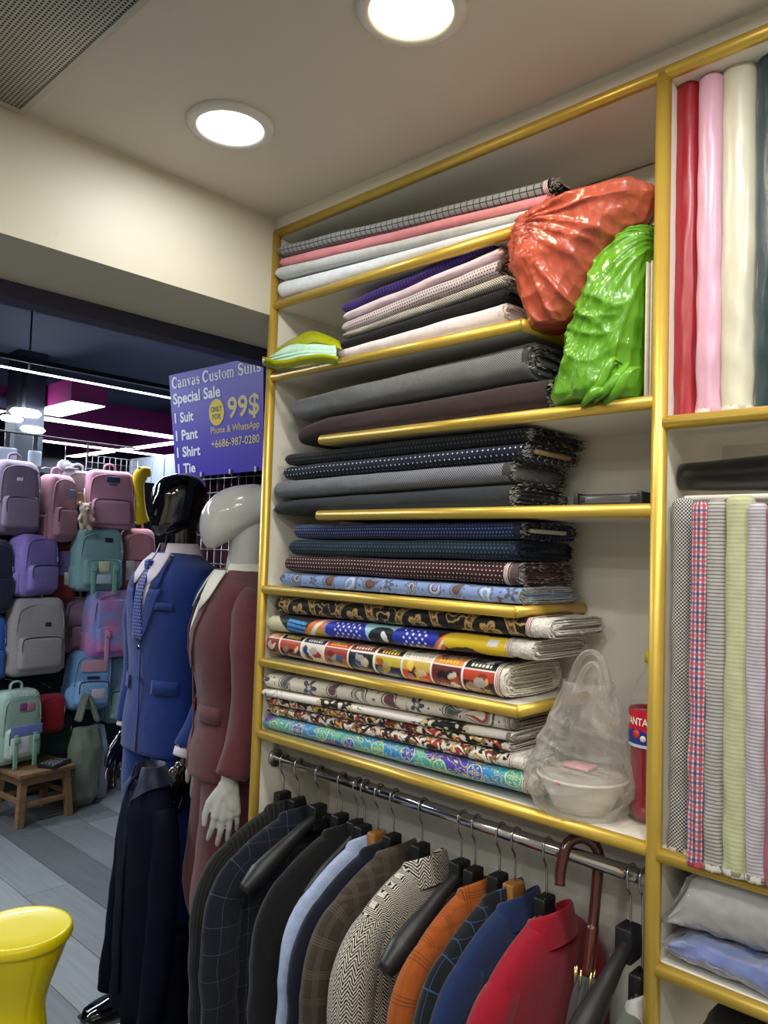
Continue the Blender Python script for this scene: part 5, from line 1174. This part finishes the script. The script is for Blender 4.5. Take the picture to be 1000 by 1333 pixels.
bag('mint green backpack with buckled front straps', 100, 165, 688, 770, '#7fa6a8', style='straps', straps='#7fb3a2', badge=('#2c2c38', .12, .82, .05, .028), patch=[('#d9d3b0', 0, .40, .22, .16), ('#b9c9d8', 0, .20, .3, .14)], x=-4.62)
bag('rose pink backpack behind the blue mannequin', 164, 206, 688, 772, '#bf8590', x=-4.66, yaw=R_(-8), patch=[('#b9b2bd', -.35, .35, .25, .3)])
bag('beige grey backpack with double zip pockets', 12, 90, 779, 880, '#979192', badge=('#2a2a30', .12, .66, .034, .024), x=-4.58, yaw=R_(4))
bag('mauve floral bag between beige and tie dye backpacks', 85, 120, 778, 850, '#7a6170', '#a08492', style='zip', x=-4.74, dep=.13)
bag('pink and purple tie dye backpack with pink straps', 117, 184, 768, 857, '#a879b8', '#c48ab8', style='both', flap=('#b57fc0', '#8fa3d6'), straps='#d98fb8', x=-4.60)
bag('light blue backpack with printed top panel', 90, 146, 849, 925, '#7ba6d6', pocket='#86b4de', patch=[('#c99aa8', 0, .76, .62, .2), ('#2c3550', 0, .56, .3, .05), ('#d8cbd6', .1, .30, .3, .16)], x=-4.62, roll=R_(4))
bag('mint and blue backpack beside the blue trousers', 141, 182, 856, 942, '#7d9bb0', pocket='#9cc3bd', x=-4.66, yaw=R_(-10))
bag('royal blue bag cut by the left picture edge', -30, 11, 800, 890, '#2f5fb0', x=-4.62)
gbk = bag('pale green backpack with lavender pocket standing on the stool', -6, 58, 900, 995, '#93ae9f', pocket='#a9bdb2', patch=[('#6f7fc0', .02, .47, .72, .14), ('#d9d6dc', -.12, .28, .42, .22), ('#7a4a6e', -.02, .78, .16, .10), ('#c46a92', .16, .77, .16, .10)], straps='#86b39a', x=-4.50, yaw=R_(10))
V, F, lo_, hi_ = text_mesh('kuromi', .042, .0008); mesh('lettering', [(v[0]-(lo_[0]+hi_[0])/2, -.089, .385+v[1]) for v in V], F, plain('thread_white', '#dfe3e6', .7), gbk, smooth=False)
bag('bright red shoulder bag lying on the green duffel', 50, 88, 905, 955, '#8e1f2b', style='none', x=-4.62, side=False, handle=False, dep=.12, cat='bag')
bag('dark green duffel bag beside the pale green backpack', 46, 98, 925, 990, '#1f3a38', style='none', x=-4.68, side=False, handle=False, dep=.2, cat='bag', arch=.3)
def tote(label, secs, c, seed, yc):
    vf = None; rings = []
    A = [(on_x(q[1], q[0], yc), on_x(q[2], q[0], yc)) for q in secs]; n = 60
    for i, (a, b) in enumerate(A):
        cyy, hw, z = (a[1]+b[1])/2, abs(b[1]-a[1])/2, (a[2]+b[2])/2; x, y = sell(.07 if 0 < i < len(A)-1 else .03, hw, n, 2.2); rings.append([(yc+xx, cyy+yy, z) for xx, yy in zip(x, y)])
    Pm = []
    for k in range(len(rings)-1):
        for s in np.linspace(0, 1, 10, endpoint=False): Pm.append(np.array(rings[k])*(1-s)+np.array(rings[k+1])*s)
    Pm.append(np.array(rings[-1])); Pm = [[(p[0]+.016*nz(p[1]*26+seed, p[2]*5), p[1]+.01*nz(p[1]*9, p[2]*9+seed), p[2]+.004*nz(p[1]*20, seed)) for p in r] for r in Pm]
    o = place('canvas_bag', loft(Pm), nylon(c), label, 'bag', 'bags on the display wall'); return o
tb = tote('olive canvas bag slumped on the floor by the stool', [(1036, 92, 118), (1025, 84, 124), (990, 86, 128), (960, 92, 130), (935, 96, 128)], '#6d7566', 2, -4.50); tb.location[2] = .001
L0 = np.array(tb.location)
for dx in (0, .03): mesh('handle', *tube([on_x(100, 938, -4.5)-L0+[dx, 0, 0], on_x(112, 905, -4.55)-L0+[dx, 0, 0], on_x(126, 938, -4.5)-L0+[dx, 0, 0]], .010, 8, 20, flat=1.8), nylon('#6d7566'), tb)
tote('pale blue grey bag leaning on the olive canvas bag', [(1030, 122, 138), (1000, 120, 139), (960, 122, 138), (935, 124, 134)], '#8f97a8', 5, -4.56).location[2] = .001
tote('dark red bag on the floor behind the canvas bags', [(1040, 118, 150), (1020, 116, 150), (1000, 122, 150)], '#4a1620', 8, -4.7).location[2] = .001
# plush charms
tp = on_x(109, 691, -4.60); td = thing('plush_toy', 'small cream teddy bear charm hanging between pink backpacks', 'toy', tp)
PLC = FB('plush_cream', '#bfa994', .95, .4)
P = [capsule((0, 0, .045), (0, 0, .095), .032, .030), capsule((0, 0, .135), (0, 0, .14), .034, .033), capsule((.02, 0, .133), (.034, 0, .128), .016, .012), capsule((0, .028, .165), (0, .03, .168), .012, .012), capsule((0, -.028, .165), (0, -.03, .168), .012, .012), capsule((.012, .03, .09), (.03, .045, .065), .012, .012), capsule((.012, -.03, .09), (.03, -.045, .065), .012, .012), capsule((.01, .02, .03), (.035, .026, .012), .015, .014), capsule((.01, -.02, .03), (.035, -.026, .012), .015, .014)]
remesh(mesh('body', *join(P), PLC, td), .005, 3); mesh('nose', *capsule((.046, 0, .130), (.048, 0, .130), .006, .006), BLKPL, td); mesh('cord', *tube([(0, 0, .165), (-.02, 0, .26)], .003, 6), nylon('#c9c2c0'), td)
for s in (-1, 1): mesh('eye', *capsule((.031, s*.013, .146), (.033, s*.013, .146), .004, .004), BLKPL, td)
yp_ = on_x(186, 688, -4.62); yt = thing('plush_strip', 'yellow plush tail shaped cushion hanging beside the pink backpack', 'toy', yp_)
YEL = FB('plush_yellow', '#d9b81f', .95, .3)
mesh('body', *tube([(0, .03, .37), (0, -.02, .36), (0, -.045, .30), (0, -.03, .20), (0, -.02, .10), (0, .0, .035)], [.03, .05, .035, .03, .04, .045], 16, 40, flat=.6), YEL, yt); mesh('dark_tip', *capsule((0, -.045, .385), (0, -.052, .36), .014, .012), BLKPL, yt)
# small packages and a cap above the bags
for pxl, pxr, pyt, pyb, lab in ((-4, 21, 584, 600, 'clear plastic packet at the far left above the bags'), (37, 53, 588, 606, 'clear plastic packet hanging next to the dark column')):
    a, b = on_x(pxl, pyb, -4.82), on_x(pxr, pyt, -4.82); o = place('clear_packet', rbox(-4.82, (a[1]+b[1])/2, (a[2]+b[2])/2, .05, abs(b[1]-a[1]), b[2]-a[2], .01), plastic('packet_film', '#b9c2cf', .3, .15, .35, 60), lab, 'packet')
    mesh('hang_tab', *rbox(0, 0, (b[2]-a[2]+2.20-a[2])/2, .004, .03, 2.20-b[2]+.008, .0018), MET, o)
rl = thing('display_rail', 'thin dark rail above the display wall', 'rail', (-4.82, 2.1, 1.98)); mesh('rail_bar', *tube([(0, -.75, .22), (0, .5, .22)], .006, 8), DARK, rl)
for y_ in (-.74, .2): mesh('upright', *tube([(-.06, y_, 0), (-.06, y_, .22), (0, y_, .22)], .006, 8), DARK, rl)
a = on_x(84, 611, -4.82); hc = thing('baseball_cap', 'small white cap hanging above the cream bag', 'cap', a)
mesh('crown', *lathe([(.045, 0), (.047, .02), (.038, .045), (.018, .058), (.001, .06)], 24), plain('cap_white', '#c9ccd6', .8), hc); mesh('brim', *rbox(.05, .02, .004, .06, .07, .006, .003), MATS['cap_white'], hc); mesh('cord', *tube([(0, 0, .058), (0, 0, 2.20-a[2])], .002, 6), MET, hc)
# shop sign disc on the magenta fascia
a = on_x(2, 523, -6.53); sd = thing('oval_sign', 'small oval white sign on the magenta ceiling fascia', 'sign', a); mesh('plate', *xform(lathe([(.001, -.006), (.075, -.006), (.075, .006), (.001, .006)], 32), Matrix.Rotation(math.pi/2, 4, 'Y') @ Matrix.Diagonal((.62, 1.2, 1, 1))), plain('oval_plate', '#8d86a6', .5), sd)
# ---------------------------------------------------------------- wooden stool
g = G('stool_wood', .55); mp = g.node('ShaderNodeMapping'); mp.inputs['Scale'].default_value = (14, 14, 60); g.t.links.new(g.UV()[3], mp.inputs[0]); g.col(g.mix(g.noise(1.2, 5, mp.outputs[0]), s2l('#5d4530'), s2l('#94744f'))); WD = g.m
f_ = [np.array(on_z(*q, 0.)) for q in ((30, 1063), (76, 1063))]
ws = thing('wooden_stool', 'low weathered wooden stool under the pale green backpack', 'stool', (-4.50, 1.905, 0), R_(6))
for k in range(4): mesh('seat_plank', *rbox(-.115+k*.077, 0, .273, .074, .33, .024, .004), WD, ws)
for sx in (-1, 1):
    for sy in (-1, 1):
        m_ = [(sx*.115, sy*.125, .262), (sx*.135, sy*.145, 0.)]; V, F = tube(m_, .0255, 4, up=(1, 1, 0)); mesh('leg', V, F, WD, ws, smooth=False)
    mesh('rail', *rbox(sx*.118, 0, .235, .02, .24, .045, .003), WD, ws); mesh('rail', *rbox(0, sx*.128, .235, .22, .02, .045, .003), WD, ws)
    mesh('stretcher', *rbox(sx*.127, 0, .11, .018, .26, .03, .003), WD, ws); mesh('stretcher', *rbox(0, sx*.137, .13, .24, .018, .03, .003), WD, ws)
cc = thing('calculator', 'black calculator lying on the wooden stool', 'calculator', (-4.42, 1.985, .2865), R_(30)); mesh('case', *rbox(0, 0, .010, .11, .16, .02, .004), BLKPL, cc)
mesh('display', *rbox(0, .055, .0205, .08, .03, .002, .0008), plain('lcd', '#5c665c', .3), cc)
for i in range(4):
    for j in range(4): mesh('key', *rbox(-.036+.024*i, -.058+.024*j, .021, .016, .015, .004, .001), plain('key_grey', '#6a6c72', .5), cc)
# ---------------------------------------------------------------- yellow plastic stool
sx_, sy_ = on_z(27, 1206, .45)[:2]
ys = thing('plastic_stool', 'bright yellow hourglass plastic stool at the lower left', 'stool', (sx_, sy_, 0)); YPL = plain('yellow_plastic', '#e6d200', .32, 0, .5, coat=.2, vary=.05, vscale=14)
def rib(prof, n=96, k=10, amp=.0022):
    th = np.linspace(0, 2*np.pi, n, endpoint=False); return loft([[((r-amp*(abs(math.sin(t*k/2))**.25 < .62))*math.cos(t), (r-amp*(abs(math.sin(t*k/2))**.25 < .62))*math.sin(t), z) for t in th] for r, z in prof])
body = [(.128, .0), (.130, .008), (.126, .03), (.112, .07), (.096, .12), (.084, .17), (.078, .215), (.079, .245), (.088, .285), (.103, .33), (.119, .375), (.129, .41), (.131, .422)]
mesh('body', *rib([tuple(q[:2]) for q in spline([(a, b, 0) for a, b in body], 40)]), YPL, ys)
V, F = lathe([(.130, .415), (.139, .419), (.142, .428), (.141, .440), (.136, .448), (.128, .4495), (.120, .447), (.06, .4445), (.001, .444)], 72); mesh('seat', V, F, YPL, ys)
